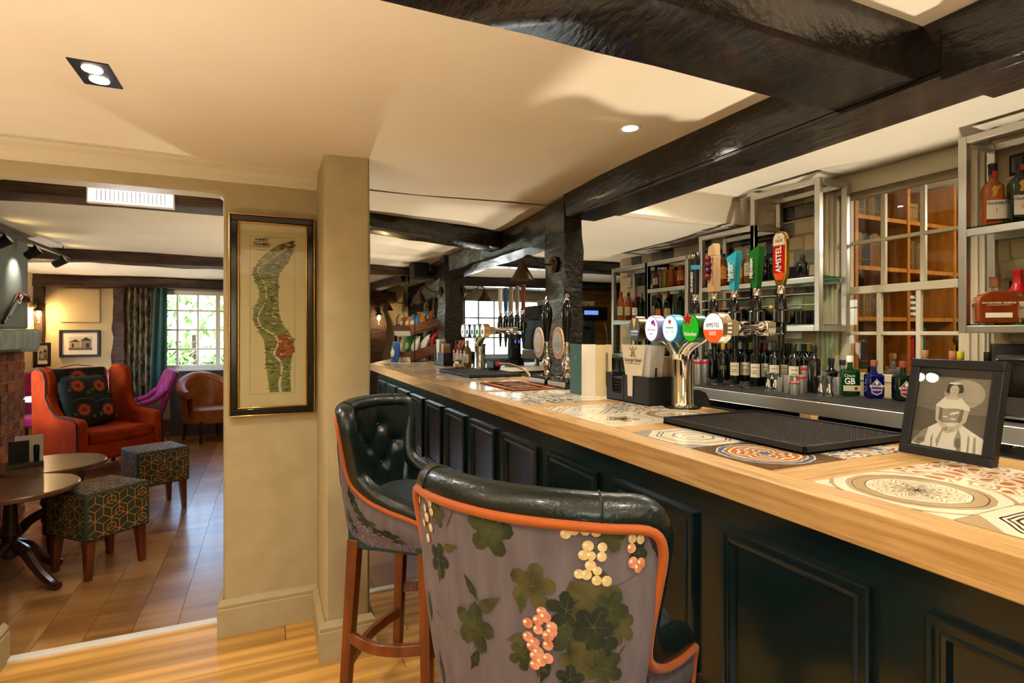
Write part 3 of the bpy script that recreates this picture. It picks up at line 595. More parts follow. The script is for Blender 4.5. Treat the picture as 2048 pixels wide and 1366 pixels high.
# ================================================================== steel shelving
T_ = .034
def bars(parent, lst, name):
    for (x0, y0, z0), (x1, y1, z1) in lst:
        a = [min(x0, x1), max(x0, x1), min(y0, y1), max(y0, y1), min(z0, z1), max(z0, z1)]
        for k in (0, 2, 4):
            if a[k + 1] - a[k] < 1e-6: a[k] -= T_ / 2; a[k + 1] += T_ / 2
        MB().box(*a).build(name, 'steel', parent, bev=.003)
xf, xb = 2.967, 3.205
su = thing('steel_shelving', 'stepped steel bottle shelving along the wall behind the bar', 'shelving', (0, 0, 0))
h = T_ / 2
def frame(parent, y0, y1, z0, z1, first=True):
    ys = (y0, y1) if first else (y0,)
    for yy in ys: bars(parent, [((x, yy, z0), (x, yy, z1)) for x in (xf, xb)], 'upright')
    for z in (z0 + h, z1 - h):
        bars(parent, [((x, y0 + h, z), (x, y1 - h, z)) for x in (xf, xb)], 'rail')
        for yy in ys: bars(parent, [((xf + h, yy, z), (xb - h, yy, z))], 'rail')
frame(su, 2.21, 2.68, 1.43, 2.335); frame(su, 2.68, 3.16, 1.43, 2.14, False); 
bars(su, [((x, 3.16, 1.2), (x, 3.16, 2.14)) for x in (xf, xb)], 'upright')
frame(su, 3.31, 3.8, 1.2, 2.02); frame(su, 3.8, 4.3, 1.2, 2.02)
bars(su, [((x, 3.16, z), (x, 3.31, z)) for x in (xf, xb) for z in (1.217, 2.003)], 'rail')
def shelf(parent, y0, y1, z):
    bars(parent, [((x, y0 + h, z - h), (x, y1 - h, z - h)) for x in (xf, xb)], 'rail')
    MB().box(xf - h + .002, xb + h - .002, y0 + h, y1 - h, z, z + .008).build('glass_shelf', 'glass_green', parent, smooth=0)
shelf(su, 2.21, 3.16, 1.755); shelf(su, 3.31, 3.8, 1.79); shelf(su, 3.8, 4.3, 1.53); shelf(su, 3.31, 3.8, 1.5)
for a, b, z in ((2.21, 2.68, 1.464), (2.68, 3.16, 1.464), (3.31, 3.8, 1.234), (3.8, 4.3, 1.234)): MB().box(xf - h + .002, xb + h - .002, a + h, b - h, z, z + .008).build('glass_shelf', 'glass_green', su, smooth=0)
MB().tube([(xf, 2.23, 1.655), (xf, 3.15, 1.655)], .006).tube([(xf, 2.23, 1.59), (xf, 3.15, 1.59)], .005).build('bottle_rail', 'chrome', su)
sn = thing('steel_shelving', 'steel whisky shelf unit at the right edge beside the sash window', 'shelving', (0, 0, 0))
frame(sn, .3, 1.472, 1.42, 2.33); shelf(sn, .3, 1.472, 1.9)
MB().box(xf - h + .002, xb + h - .002, .3 + h, 1.472 - h, 1.454, 1.462).build('glass_shelf', 'glass_green', sn, smooth=0)
# wall tiles behind the shelving
tcols = ['#b9a582', '#3a3a3c', '#8a8878', '#2b2c30', '#c4b392', '#6d6a5e']; tm = []
for c in tcols:
    b = MB(); v = [(-.004, 0, 0), (-.004, .148, 0), (-.004, .148, .098), (-.004, 0, .098), (-.012, .012, .012), (-.012, .136, .012), (-.012, .136, .086), (-.012, .012, .086)]
    b.add(v + [(0, 0, 0), (0, .148, 0), (0, .148, .098), (0, 0, .098)], [q_[::-1] for q_ in ((4, 5, 6, 7), (0, 1, 5, 4), (1, 2, 6, 5), (2, 3, 7, 6), (3, 0, 4, 7), (8, 9, 1, 0), (9, 10, 2, 1), (10, 11, 3, 2), (11, 8, 0, 3))]); tm.append(b.mesh('wall_tile', plain(c, .12), 0))
q = random.Random(5)
for y0, y1, z0, z1 in ((2.45, 4.55, 1.07, 2.18), (2.45, 2.9, 2.18, 2.37), (.3, 1.48, 1.07, 2.37)):
    r_ = 0; z = z0
    while z + .098 < z1 + .02:
        yy = y0 - (.074 if r_ % 2 else 0)
        while yy < y1 - .07:
            if yy >= y0 - .001 and yy + .15 < y1 + .03:
                o = bpy.data.objects.new('wall_tile', tm[q.choice((0, 0, 1, 2, 3, 4, 4, 5))]); col.objects.link(o); o.parent = wall_r; o.location = (3.25, yy, z)
            yy += .15
        z += .1; r_ += 1
# ================================================================== bar stools
def stool():
    t = thing('bar_stool', 'tufted green leather bar stool in the foreground seen from behind, vine-print back', 'bar stool', group='upholstered bar stools')
    half = [(0, -.262, 1.112), (.096, -.25, 1.112), (.182, -.215, 1.108), (.24, -.172, 1.1), (.254, -.155, 1.065), (.244, -.148, 1.0), (.23, -.142, .93), (.22, -.125, .865), (.222, -.06, .815), (.232, .03, .785), (.238, .11, .768), (.234, .16, .745), (.226, .178, .705), (.222, .18, .655)]
    hb = [(0, -.212, .64), (.07, -.205, .64), (.13, -.188, .64), (.178, -.162, .64), (.186, -.15, .64), (.19, -.142, .64), (.194, -.13, .64), (.198, -.09, .64), (.206, -.03, .64), (.212, .05, .64), (.214, .11, .64), (.214, .15, .64), (.214, .165, .64), (.214, .168, .64)]
    mir = lambda h: [(-x, y, z) for x, y, z in h[:0:-1]] + list(h)
    N = 109; T = cat_rom(mir(half), N); B = cat_rom(mir(hb), N)
    inw = []
    for p in T:
        d = Vector((0, .08, 0)) - Vector((p.x, p.y, 0)); d.normalize(); inw.append(d)
    def outer(s, tt):  # s 0..1
        k = s * (N - 1); i = min(int(k), N - 2); f = k - i; a = B[i].lerp(B[i + 1], f); b = T[i].lerp(T[i + 1], f)
        n = -(inw[i].lerp(inw[i + 1], f)); return a.lerp(b, tt) + n * (.012 * math.sin(math.pi * tt))
    MB().grid(lambda a, b: outer(a, b), N, 14).build('outer_fabric', 'fabric_print', t, smooth=60)
    cc = [T[i] + inw[i] * .027 + Vector((0, 0, .014)) for i in range(N)]
    MB().tube(cc, .034, 12).build('top_roll', 'leather', t, smooth=60)
    for s in (.42, .58):
        k = int(s * (N - 1)); tg = (cc[k + 1] - cc[k - 1]).normalized(); a = Vector((0, 0, 1)); b = tg.cross(a)
        MB().tube([cc[k] + (a * math.cos(g) + b * math.sin(g)) * .0345 for g in [2 * math.pi * j / 16 for j in range(16)]], .0022, 5, closed=True).build('seam', 'leather', t)
    MB().tube([T[i] - inw[i] * .006 for i in range(N)], .0085, 8).build('piping', 'piping', t, smooth=60)
    btn = [(-.085, 1.035), (.085, 1.035), (-.15, .955), (0, .955), (.15, .955), (-.085, .875), (.085, .875)]
    seg = [(a, b) for a in btn for b in btn if a < b and .1 < math.dist(a, b) < .14] + [((-.085, 1.035), (-.06, 1.11)), ((.085, 1.035), (.06, 1.11)), ((-.085, .875), (-.1, .78)), ((.085, .875), (.1, .78)), ((0, .955), (0, .8))]
    def dseg(p, a, b):
        ax, ay = a; bx, by = b; L2 = (bx - ax) ** 2 + (by - ay) ** 2; k = max(0, min(1, ((p[0] - ax) * (bx - ax) + (p[1] - ay) * (by - ay)) / L2)); return math.hypot(p[0] - ax - k * (bx - ax), p[1] - ay - k * (by - ay))
    def inner(s, tt):
        k = s * (N - 1); i = min(int(k), N - 2); f = k - i; n = inw[i].lerp(inw[i + 1], f); b = T[i].lerp(T[i + 1], f) + n * .058; a = B[i].lerp(B[i + 1], f) + n * .05; a.z = .72
        p = a.lerp(b, tt)
        if p.y < -.06:
            q = (p.x, p.z); d = .02 * math.exp(-(min(math.dist(q, w) for w in btn) / .022) ** 2) + .009 * math.exp(-(min(dseg(q, *w) for w in seg) / .008) ** 2); p -= n * (d - .006)
        else: p += n * .004
        return p
    MB().grid(inner, N, 36).build('inner_upholstery', 'leather', t, smooth=70)
    b = MB()
    for x, z in btn:
        best = min((inner(i / 200, j / 40) for i in range(60, 141) for j in range(41)), key=lambda p: (p.x - x) ** 2 + (p.z - z) ** 2); b2 = MB().ball(best + Vector((0, .004, 0)), .009, 10, 6); b2.build('button', 'leather', t)
    for s in (-1, 1):
        MB().box(s * .226 - .05 * (s > 0), s * .226 + .05 * (s < 0), .12, .18, .64, .755).build('arm_front', 'leather_teal', t, bev=.016)
    MB().grid(lambda a, b: (.19 * math.copysign(abs(math.cos(a * 6.2832)) ** .5, math.cos(a * 6.2832)) * (1 - .25 * max(0, b - .6) ** 2) * (1 if b < .75 else math.cos((b - .75) * 6.2)), .04 + .215 * math.copysign(abs(math.sin(a * 6.2832)) ** .5, math.sin(a * 6.2832)) * (1 if b < .75 else math.cos((b - .75) * 6.2)), .70 + .085 * min(1, b / .75) + (.012 * math.sin((b - .75) * 6.2) if b > .75 else 0)), 40, 12, True).build('seat', 'velvet_teal', t, smooth=60)
    MB().box(-.2, .2, -.16, .2, .62, .705).build('seat_rail', 'leather_teal', t, bev=.01)
    for sx in (-1, 1):
        for sy in (-1, 1):
            x0, y0 = sx * .185, (.15 if sy > 0 else -.135); x1, y1 = sx * .205, (.17 if sy > 0 else -.17)
            MB().tube([(x0, y0, .655), (x1, y1, 0)], [.031, .024], 4, sq=True).build('leg', 'wood_red', t, smooth=0, bev=.003)
    def foot(p, q, z, bulge, nm):
        p, q = Vector((*p, z)), Vector((*q, z)); d = q - p; n = Vector((d.y, -d.x, 0)).normalized()
        pts = [p.lerp(q, k / 10) + n * bulge * math.sin(math.pi * k / 10) for k in range(11)]
        MB().sweep([(-.011, -.02), (.011, -.02), (.011, .02), (-.011, .02)], pts).build(nm, 'wood_red', t, smooth=30, bev=.003)
    foot((.2, -.15), (-.2, -.15), .2, -.03, 'stretcher'); foot((.198, .155), (-.198, .155), .27, .05, 'foot_rest'); foot((-.2, -.15), (-.2, .155), .3, -.05, 'stretcher'); foot((.2, -.15), (.2, .155), .3, .05, 'stretcher')
    return t, outer
st, s_outer = stool()
st.location = (.567, 1.014, 0); st.rotation_euler = (0, 0, R(-54.7))
# vine print, laid on the outer fabric
stm = Matrix.Translation((.567, 1.014, 0)) @ Matrix.Rotation(R(-54.7), 4, 'Z')
GS = []
for i in range(241):
    for j in range(61):
        s, tt = .2 + .6 * i / 240, -.0 + j / 60
        p = stm @ s_outer(s, tt); d = p.x * SN + p.y * CS; l = p.x * CS - p.y * SN; GS.append((CX + F * l / d, CY - F * (p.z - H) / d, s, tt))
def st_of(px, py): # crop coordinates of the back panel -> (s, t)
    u, v = 800 + px / 2.81, 880 + py / 2.81
    return min(GS, key=lambda g: (g[0] - u) ** 2 + (g[1] - v) ** 2)[2:]
MS, MT = 2.2, .47   # metres per unit of s and t
def on_fab(s, t, off):
    e = .004; t = max(0, min(.985, t)); s = max(.01, min(.99, s)); p = s_outer(s, t); a = s_outer(s + e, t) - s_outer(s - e, t); b = s_outer(s, min(1, t + .02)) - s_outer(s, t - .02)
    n = a.cross(b); n.normalize(); return p + n * off
LEAF = []
for k in range(44):
    a = 2 * math.pi * k / 44; lob = abs(math.cos(2.5 * (a - math.pi / 2))) ** .55; LEAF.append(((.19 + .33 * lob + .022 * (k % 2)) * math.cos(a), (.19 + .36 * lob + .022 * (k % 2)) * math.sin(a)))
NAR = [(0, -.6), (.08, -.3), (.2, -.1), (.16, .2), (.06, .45), (0, .7), (-.06, .45), (-.16, .2), (-.2, -.1), (-.08, -.3)]
def decal(b, s, t, size, rot, shape, off, asp=1.0):
    c, q = math.cos(rot), math.sin(rot); n = len(shape); v = [on_fab(s, t, off)]
    for k in (.5, 1.0):
        for x, y in shape:
            x, y = x * asp * k * size, y * k * size; v.append(on_fab(s - (x * c - y * q) / MS, t + (x * q + y * c) / MT, off))
    f = [(0, 1 + i, 1 + (i + 1) % n) for i in range(n)] + [(1 + i, 1 + n + i, 1 + n + (i + 1) % n, 1 + (i + 1) % n) for i in range(n)]
    b.add(v, f)
CIRC = [(math.cos(k * .6283) * .5, math.sin(k * .6283) * .5) for k in range(10)]
lf, ld, gc, gp, gu, sm_, hl, lo_, vn_ = (MB() for _ in range(9))
def veins(s, t, size, rot, off):
    for a, l in ((0, .5), (1.1, .38), (-1.1, .38), (2.1, .26), (-2.1, .26)):
        c, q_ = math.cos(rot + a), math.sin(rot + a); w_ = size * .012; v = []
        for k in (0, .5, 1):
            for sg in (-1, 1): x, y = sg * w_ * (1.2 - k), k * l * size; v.append(on_fab(s - (x * c - y * q_) / MS, t + (x * q_ + y * c) / MT, off))
        vn_.add(v, [(0, 1, 3, 2), (2, 3, 5, 4)])
for i, (px, py, sz, ro, sh_) in enumerate(((500, 500, .1, 2.6, LEAF), (220, 680, .075, .3, LEAF), (275, 600, .05, 1.2, NAR), (230, 745, .05, .2, NAR), (400, 820, .05, -.6, NAR), (480, 920, .07, .9, NAR), (420, 1040, .1, .2, LEAF), (430, 1230, .06, .5, NAR), (740, 820, .09, .2, LEAF), (690, 920, .045, .1, NAR), (945, 950, .075, 1.2, LEAF), (1100, 880, .11, .1, LEAF), (1185, 940, .075, -.9, LEAF), (1080, 1060, .085, .4, LEAF), (1240, 1060, .07, -.4, LEAF), (950, 1110, .08, 1.5, LEAF), (1120, 1180, .08, -.3, LEAF), (1020, 1240, .09, 1, LEAF), (1160, 1290, .08, .7, LEAF), (960, 1330, .06, 0, LEAF), (670, 1110, .055, 1.2, NAR), (690, 1210, .06, .5, LEAF), (810, 1290, .06, .3, NAR), (175, 940, .07, .1, NAR), (230, 1150, .09, .4, NAR), (290, 1140, .1, .1, LEAF), (320, 1290, .08, .8, LEAF), (1180, 550, .06, 1.3, LEAF), (1340, 640, .05, .3, LEAF), (205, 420, .06, .1, LEAF), (240, 1300, .08, .1, NAR))):
    s, t = st_of(px, py); decal((lf, ld, lo_)[i % 3], s, t, sz * .8, ro, sh_, .0012 + .0003 * (i % 7)); veins(s, t, sz * .8, ro, .0015 + .0003 * (i % 7))
def grapes(lst, mb, size):
    for i, (px, py) in enumerate(lst):
        s, t = st_of(px, py); decal(mb, s, t, size * (.9 + .2 * ((i * 7) % 5) / 5), 0, CIRC, .0034 + .0001 * (i % 4)); decal(hl, s - .002, t + .004, size * .3, 0, CIRC, .004)
grapes(((155, 320), (120, 330), (115, 375), (145, 385), (175, 355), (105, 410), (130, 440), (155, 437), (185, 400), (120, 470), (145, 465), (185, 482), (145, 510), (125, 515), (165, 545), (140, 555), (145, 600), (160, 440), (925, 513), (968, 495), (1030, 505), (1095, 515), (1064, 588), (1130, 605), (1030, 650), (1080, 650), (1130, 660), (1080, 692), (1010, 740), (1055, 742), (1100, 735), (1103, 787), (1155, 797), (1295, 550), (1340, 560)), gc, .017)
grapes(((790, 955), (780, 995), (825, 985), (722, 1015), (855, 1035), (768, 1065), (720, 1092), (825, 1100), (768, 1120), (855, 1080), (735, 1155), (825, 1150), (785, 1190), (760, 1215), (838, 1210), (800, 1250), (770, 1252), (1300, 680), (1330, 715), (1355, 690), (1290, 600)), gp, .019)
for (s0, t0, kind) in ((.2, .5, 0), (.16, .4, 1), (.12, .25, 2), (.2, .2, 2), (.8, .5, 0), (.84, .4, 1), (.88, .25, 2), (.8, .2, 2), (.24, .75, 1), (.76, .75, 1), (.27, .35, 0), (.73, .35, 0)):
    if kind < 2: decal((lf, ld)[kind], s0, t0, .1, s0 * 9, LEAF, .0013); decal((ld, lf)[kind], s0 + .02, t0 - .12, .07, s0 * 20, LEAF, .0015)
    if kind == 2 or kind == 0:
        for k in range(16):
            a, r_ = k * 2.4, .009 * math.sqrt(k); s, t = s0 + r_ * math.cos(a), t0 - .05 * (kind == 0) - .1 + r_ * 2.6 * math.sin(a); decal(gu, s, t, .017, 0, CIRC, .0018 + .0001 * (k % 3)); decal(hl, s - .002, t + .006, .005, 0, CIRC, .0024)
for p0, p1 in (((270, 480), (300, 400)), ((330, 1260), (390, 1150)), ((800, 880), (860, 920)), ((1180, 840), (1310, 760)), ((200, 1000), (330, 1100)), ((430, 900), (440, 1000)), ((780, 1330), (760, 1250)), ((1210, 1230), (1260, 1160))):
    a, b = st_of(*p0), st_of(*p1); v = []
    for k in range(7):
        s = a[0] + (b[0] - a[0]) * k / 6; t = a[1] + (b[1] - a[1]) * k / 6; v += [on_fab(s - .001, t, .0011), on_fab(s + .001, t + .003, .0011)]
    sm_.add(v, [(2 * k, 2 * k + 1, 2 * k + 3, 2 * k + 2) for k in range(6)])
for b, nm, mt_ in ((lf, 'leaf_print', 'leaf'), (ld, 'leaf_print', 'leaf_dark'), (lo_, 'leaf_print', 'leaf_olive'), (vn_, 'vein_print', plain('#4a4a26', .9)), (gc, 'grape_print', 'grape_cream'), (gp, 'grape_print', 'grape_pink'), (gu, 'grape_print', 'grape_purple'), (sm_, 'stem_print', plain('#4a2c1c')), (hl, 'grape_highlight_print', plain('#e8dcc0'))):
    o = b.build(nm, mt_, st, smooth=0); o['kind'] = 'stuff'
dup(st, None, (.522, 2.154, 0), R(-130.5), 'tufted green leather bar stool beside the beige pier, turned towards the viewer')
# ================================================================== things on the bar
ZB = 1.1203
def mat_bar(label, x0, x1, y0, y1, dx=.011, big=True):
    t = thing('bar_mat', label, 'bar mat', ((x0 + x1) / 2, (y0 + y1) / 2, ZB)); w, l = (x1 - x0) / 2, (y1 - y0) / 2
    MB().box(-w, w, -l, l, 0, .006).build('base_sheet', 'rubber', t)
    MB().box(-w, w, -l, -l + .008, 0, .022).box(-w, w, l - .008, l, 0, .022).box(-w, -w + .008, -l, l, 0, .022).box(w - .008, w, -l, l, 0, .022).build('rim', 'rubber', t, bev=.002)
    b = MB(); nx, ny = int((2 * w - .02) / dx), int((2 * l - .02) / dx); r = dx * .34
    for i in range(nx):
        for j in range(ny):
            x, y = -w + .012 + i * dx + (dx / 2 if j % 2 else 0), -l + .012 + j * dx
            b.add([(x - r, y - r, .006), (x + r, y - r, .006), (x + r, y + r, .006), (x - r, y + r, .006), (x - r * .6, y - r * .6, .019), (x + r * .6, y - r * .6, .019), (x + r * .6, y + r * .6, .019), (x - r * .6, y + r * .6, .019)], ((4, 5, 6, 7), (0, 1, 5, 4), (1, 2, 6, 5), (2, 3, 7, 6), (3, 0, 4, 7)))
    o = b.build('rubber_studs', plain('#3a352f', .5), t, smooth=0); o['kind'] = 'stuff'
mat_bar('large black studded rubber bar mat beside the framed portrait', 1.2, 1.61, .93, 1.455)
mat_bar('black rubber bar mat under the far tap tower', 1.22, 1.6, 3.42, 4.12, .02)
# ---- framed portrait
fr = thing('photo_frame', 'black framed black and white portrait of a seated lady in a gown', 'photo frame', (1.462, .772, ZB))
lean = Matrix.Rotation(R(14), 4, 'Y') # top tips towards +x
def L(p): return lean @ Vector(p)
w, hh, bw = .0985, .242, .022
for a, b, c, d in ((-w, w, 0, bw), (-w, w, hh - bw, hh), (-w, -w + bw, bw, hh - bw), (w - bw, w, bw, hh - bw)):
    MB().box(0, .028, a, b, c, d, lean).build('frame_rail', 'black', fr, bev=.002)
MB().box(.012, .026, -w + bw, w - bw, bw, hh - bw, lean).build('backing', 'black', fr)
MB().prism([(.118, .0), (.13, .0), (.086, .18), (.076, .18)], -.02, .02, 'y').build('easel_strut', 'black', fr)
iw, z0, z1 = w - bw, bw + .004, hh - bw - .02
gm = {k: plain(c, .6) for k, c in dict(bg='#7d7265', lite='#b5aa9a', dark='#2e2824', dress='#f2ebde', skin='#d0c3b2', hair='#2b2622', shade='#a3988a', mid='#5f564b').items()}
def pv(x, z): return L((.0105 - pv.d, -x * iw, z0 + z * (z1 - z0)))
pv.d = 0
def art(polys, name, m): # x -1..1 (left to right as seen), z 0..1
    pv.d += .00025; flat([[pv(x, z) for x, z in q][::-1] for q in polys], name, gm[m], fr)
def ell(cx, cz, rx, rz, n=18, a0=0, a1=360): return [(cx + rx * math.cos(R(a0 + (a1 - a0) * k / n)), cz + rz * math.sin(R(a0 + (a1 - a0) * k / n))) for k in range(n)]
art([[(-1, 0), (1, 0), (1, 1), (-1, 1)]], 'print_background', 'bg')
art([ell(.3, .78, .55, .2)], 'print_glow', 'lite')
art([[(-1, .68), (1, .66), (1, .655), (-1, .675)], [(-1, .6), (1, .575), (1, .57), (-1, .595)], [(-1, .55), (-.3, .5), (-.3, .2), (-1, .2)], [(.4, .5), (1, .52), (1, .2), (.5, .2)]], 'print_panelling', 'mid')
art([[(-.95, .05), (-.7, .22), (-.3, .35), (.25, .38), (.55, .3), (.95, .2), (.98, 0), (-1, 0)]], 'print_gown', 'dress')
art([[(-.95, .03), (-.75, .2), (-.55, .27), (-.6, .12), (-.75, .0)], [(.2, .14), (.27, .3), (.36, .22), (.42, 0), (.3, 0)], [(-.3, .1), (-.16, .28), (-.13, .28), (-.24, .0)], [(.55, .24), (.6, .2), (.62, 0), (.56, 0)], [(-.45, .12), (-.4, .2), (-.38, .0), (-.43, 0)], [(.7, .22), (.76, .2), (.8, 0), (.72, 0)], ell(-.72, .08, .12, .05), ell(.3, .1, .1, .07)], 'print_gown_folds', 'shade')
art([[(-.19, .37), (.21, .37), (.31, .61), (-.24, .61)]], 'print_bodice', 'shade')
art([ell(.1, .5, .06, .018), ell(.19, .515, .05, .016), ell(.03, .485, .04, .014), ell(-.12, .44, .07, .01), ell(.1, .42, .08, .01)], 'print_bodice_embroidery', 'dress')
art([[(-.42, .6), (-.2, .72), (0, .7), (.25, .72), (.5, .6), (.52, .55), (.2, .57), (-.2, .555), (-.42, .58)]], 'print_shawl', 'dress')
art([[(-.42, .58), (-.3, .56), (-.3, .4), (-.02, .31), (.02, .26), (-.08, .25), (-.38, .38)], [(.5, .56), (.36, .56), (.34, .4), (.08, .3), (.05, .25), (.16, .25), (.46, .4)], [(-.1, .3), (.08, .32), (.14, .26), (-.04, .22), (-.14, .25)], [(-.18, .69), (.2, .69), (.12, .76), (-.02, .77), (-.08, .76)]], 'print_arms_and_neck', 'skin')
art([ell(.05, .85, .23, .08), ell(-.13, .81, .07, .035), ell(.22, .82, .07, .035)], 'print_hair', 'hair')
art([ell(.04, .82, .125, .075)], 'print_face', 'skin')
art([[(-.04, .835), (.005, .835), (.005, .828), (-.04, .828)], [(.07, .835), (.115, .835), (.115, .828), (.07, .828)], [(.01, .785), (.075, .785), (.045, .776)], [(.035, .82), (.05, .805), (.03, .803)]], 'print_features', 'mid')
art([ell(.04, .915, .17, .016)], 'print_tiara', 'dress'); 
MB().box(.003, .0045, -w + bw, w - bw, bw, hh - bw, lean).build('glass', 'glass_thin', fr, smooth=0)
# ---- tap towers
def star(o, x, y, r, n=5, k=.42): return [Vector(o) + Vector(x) * (r if i % 2 == 0 else r * k) * math.sin(math.pi * i / n) + Vector(y) * (r if i % 2 == 0 else r * k) * math.cos(math.pi * i / n) for i in range(2 * n)]
XD, YD = (0, -1, 0), (0, 0, 1)   # reading direction on a face turned to -x
def drum(parent, y, z, c_rim, c_face, rx=.043, rz=.053, x=-.07, dep=.055, chrome=False):
    d = MB()
    for k, (s, xx) in enumerate(((1, 0), (1, dep * .8), (.8, dep))):
        d.v += [(x + xx, y + rx * s * math.cos(a), z + rz * s * math.sin(a)) for a in [2 * math.pi * i / 28 for i in range(28)]]
    for k in range(2): d.f += [(k * 28 + i, k * 28 + (i + 1) % 28, k * 28 + 28 + (i + 1) % 28, k * 28 + 28 + i) for i in range(28)]
    d.f += [tuple(range(28)), tuple(range(83, 55, -1))]
    o = d.build('badge', c_rim, parent)
    f = flat([disc_poly((x - .001, y, z), (0, -1, 0), (0, 0, 1), rx * .93, rz * .93, 28)[::-1]], 'badge_face', c_face, o)
    return o
def lit(c, e=.8): 
    k = 'lit_' + c.lstrip('#'); return MATS.get(k) or M(k, c, .3, emit=c, es=e)
def tower(label, loc, ys):
    t = thing('tap_tower', label, 'beer tap', loc)
    MB().lathe([(.062, 0), (.062, .008), (.047, .012), (.044, .02), (.044, .19), (.046, .2), (.05, .215)], 28).build('column', 'chrome', t)
    MB().lathe([(.075, -.0), (.075, .005), (.06, .008)], 28).build('base_flange', 'black_gloss', t)
    for s in (-1, 1): MB().tube(cat_rom([(-.01, s * .01, .2), (-.01, s * .05, .25), (-.01, s * .13, .29), (-.01, s * .16, .31)], 10), .026, 12).build('fork', 'chrome', t)
    MB().tube([(-.005, ys[0] - .03, .318), (-.005, ys[-1] + .03, .318)], .03, 16).build('cross_tube', 'chrome', t)
    for y in ys:
        MB().lathe([(.022, 0), (.03, .01), (.014, .05), (.014, .12), (.024, .13), (.026, .15)], 14, mtx=Matrix.Translation((.02, y, .318)) @ Matrix.Rotation(R(90), 4, 'Y')).build('shank', 'chrome', t)
        f = MB().box(.165, .215, y - .028, y + .028, .29, .345).build('valve_block', 'chrome', t, bev=.006)
        MB().lathe([(.012, 0), (.014, .06), (.02, .065), (.02, .1), (.03, .105), (.03, .15), (.022, .155), (.02, .2), (.014, .21)], 14, (.27, y, .235)).tube([(.2, y, .318), (.27, y, .318)], .016, 10).build('faucet', 'black_gloss', t)
        MB().lathe([(.007, 0), (.011, .06)], 10, (.27, y, .18)).build('spout', 'black_gloss', t)
    return t
TY = (-.24, -.125, -.01, .105, .22)   # near (towards viewer) to far
tw = tower('chrome tap tower with five lit beer badges beside the black caddy', (1.526, 1.735, ZB), TY)
ZT = .318
# badge 1: white over orange
d1 = drum(tw, TY[0], ZT, plain('#b99a68', .3, 1), lit('#f2ede4'), .05, .056)
flat([[Vector((-.0722, TY[0] + .0465 * math.cos(a), ZT - .006 + .046 * math.sin(a))) for a in [math.pi + math.pi * k / 16 for k in range(17)]]], 'badge_lower_half', lit('#e8481a'), d1)
text('AMSTEL', .024, plain('#33425e'), d1, (-.0725, TY[0], ZT + .009), XD, YD, sx=.8); text('BIER', .02, plain('#ffffff'), d1, (-.0729, TY[0], ZT - .02), XD, YD, sx=.9, bold=.01)
# side lettering blocks on the badge rim
for k in range(9):
    a = R(-150 + k * 15) ; y0, zz = TY[0] - .0505 * math.cos(R(-60 + k * 15)), ZT + .0567 * math.sin(R(-60 + k * 15))
    MB().box(-.052, -.032, y0 - .001, y0 + .0005, zz - .005, zz + .004).build('lettering', 'white', d1, smooth=0)
# badge 2: green with star
d2 = drum(tw, TY[1], ZT, plain('#0d5c1e', .25), lit('#12a018', .5), .047, .054)
flat([star((-.0735, TY[1] + .012, ZT + .034), (0, -1, 0), (0, 0, 1), .036)[::-1]], 'star_border', plain('#c9c2b4'), d2); flat([star((-.0745, TY[1] + .012, ZT + .034), (0, -1, 0), (0, 0, 1), .03)[::-1]], 'star', plain('#b01414'), d2)
text('Heineken', .022, plain('#ffffff'), d2, (-.0725, TY[1], ZT - .022), XD, YD, sx=.78, bold=.008)
text('Heineken', .011, plain('#e8e8e0'), d2, (-.045, TY[1] - .0478, ZT), (0, 0, 1), (-1, 0, 0))
# badge 3: white with blue rim
d3 = drum(tw, TY[2], ZT, plain('#3aa6d0', .3), lit('#8fd4ee'), .046, .054)
flat([disc_poly((-.0718, TY[2], ZT), (0, -1, 0), (0, 0, 1), .037, .046, 26)[::-1]], 'badge_field', lit('#eef2f0'), d3)
flat([star((-.0722, TY[2], ZT + .026), (0, -1, 0), (0, 0, 1), .015)[::-1]], 'star', plain('#d8401c'), d3)
text('Heineken', .016, plain('#4a9a80'), d3, (-.0725, TY[2], ZT + .004), XD, YD, sx=.8); text('SILVER', .016, plain('#a8c4cc'), d3, (-.0725, TY[2], ZT - .014), XD, YD, sx=1.0)
# badge 4: white script with berries
d4 = drum(tw, TY[3], ZT, plain('#9a86b8', .3), lit('#ece6ee'), .042, .054)
text('Old Mout', .014, plain('#8a8890'), d4, (-.0725, TY[3], ZT - .005), XD, YD); text('cider', .013, plain('#9a98a0'), d4, (-.0725, TY[3], ZT - .022), XD, YD)
for k, (a, b) in enumerate(((.0, 0), (.009, .004), (.004, .011), (.013, -.005), (-.005, .006))): flat([disc_poly((-.0722 - .0001 * k, TY[3] - .01 - a, ZT + .02 + b), (0, -1, 0), (0, 0, 1), .006, .006, 10)[::-1]], 'berry_print', plain('#a03aa0'), d4)
# badge 5: black with gold harp
d5 = drum(tw, TY[4], ZT, plain('#5a4a30', .3, 1), plain('#0c0e14', .2), .038, .054)
flat([[Vector((-.0722, TY[4] + a, ZT + b)) for a, b in ((.012, .045), (-.012, .045), (-.008, .02), (0, -.002), (.006, .015))]], 'harp', plain('#c8a050', .3, 1), d5)
text('GUINNESS', .0155, plain('#e8eef8'), d5, (-.0722, TY[4], ZT - .012), XD, YD, sx=.75, bold=.006); flat([[Vector((-.0721, TY[4] + a, ZT + b)) for a, b in ((.032, -.02), (-.032, -.02), (-.026, -.032), (.026, -.032))]], 'badge_band', plain('#2a68b8'), d5)
text('EXTRA COLD', .008, plain('#e8eef8'), d5, (-.0724, TY[4], ZT - .026), XD, YD)
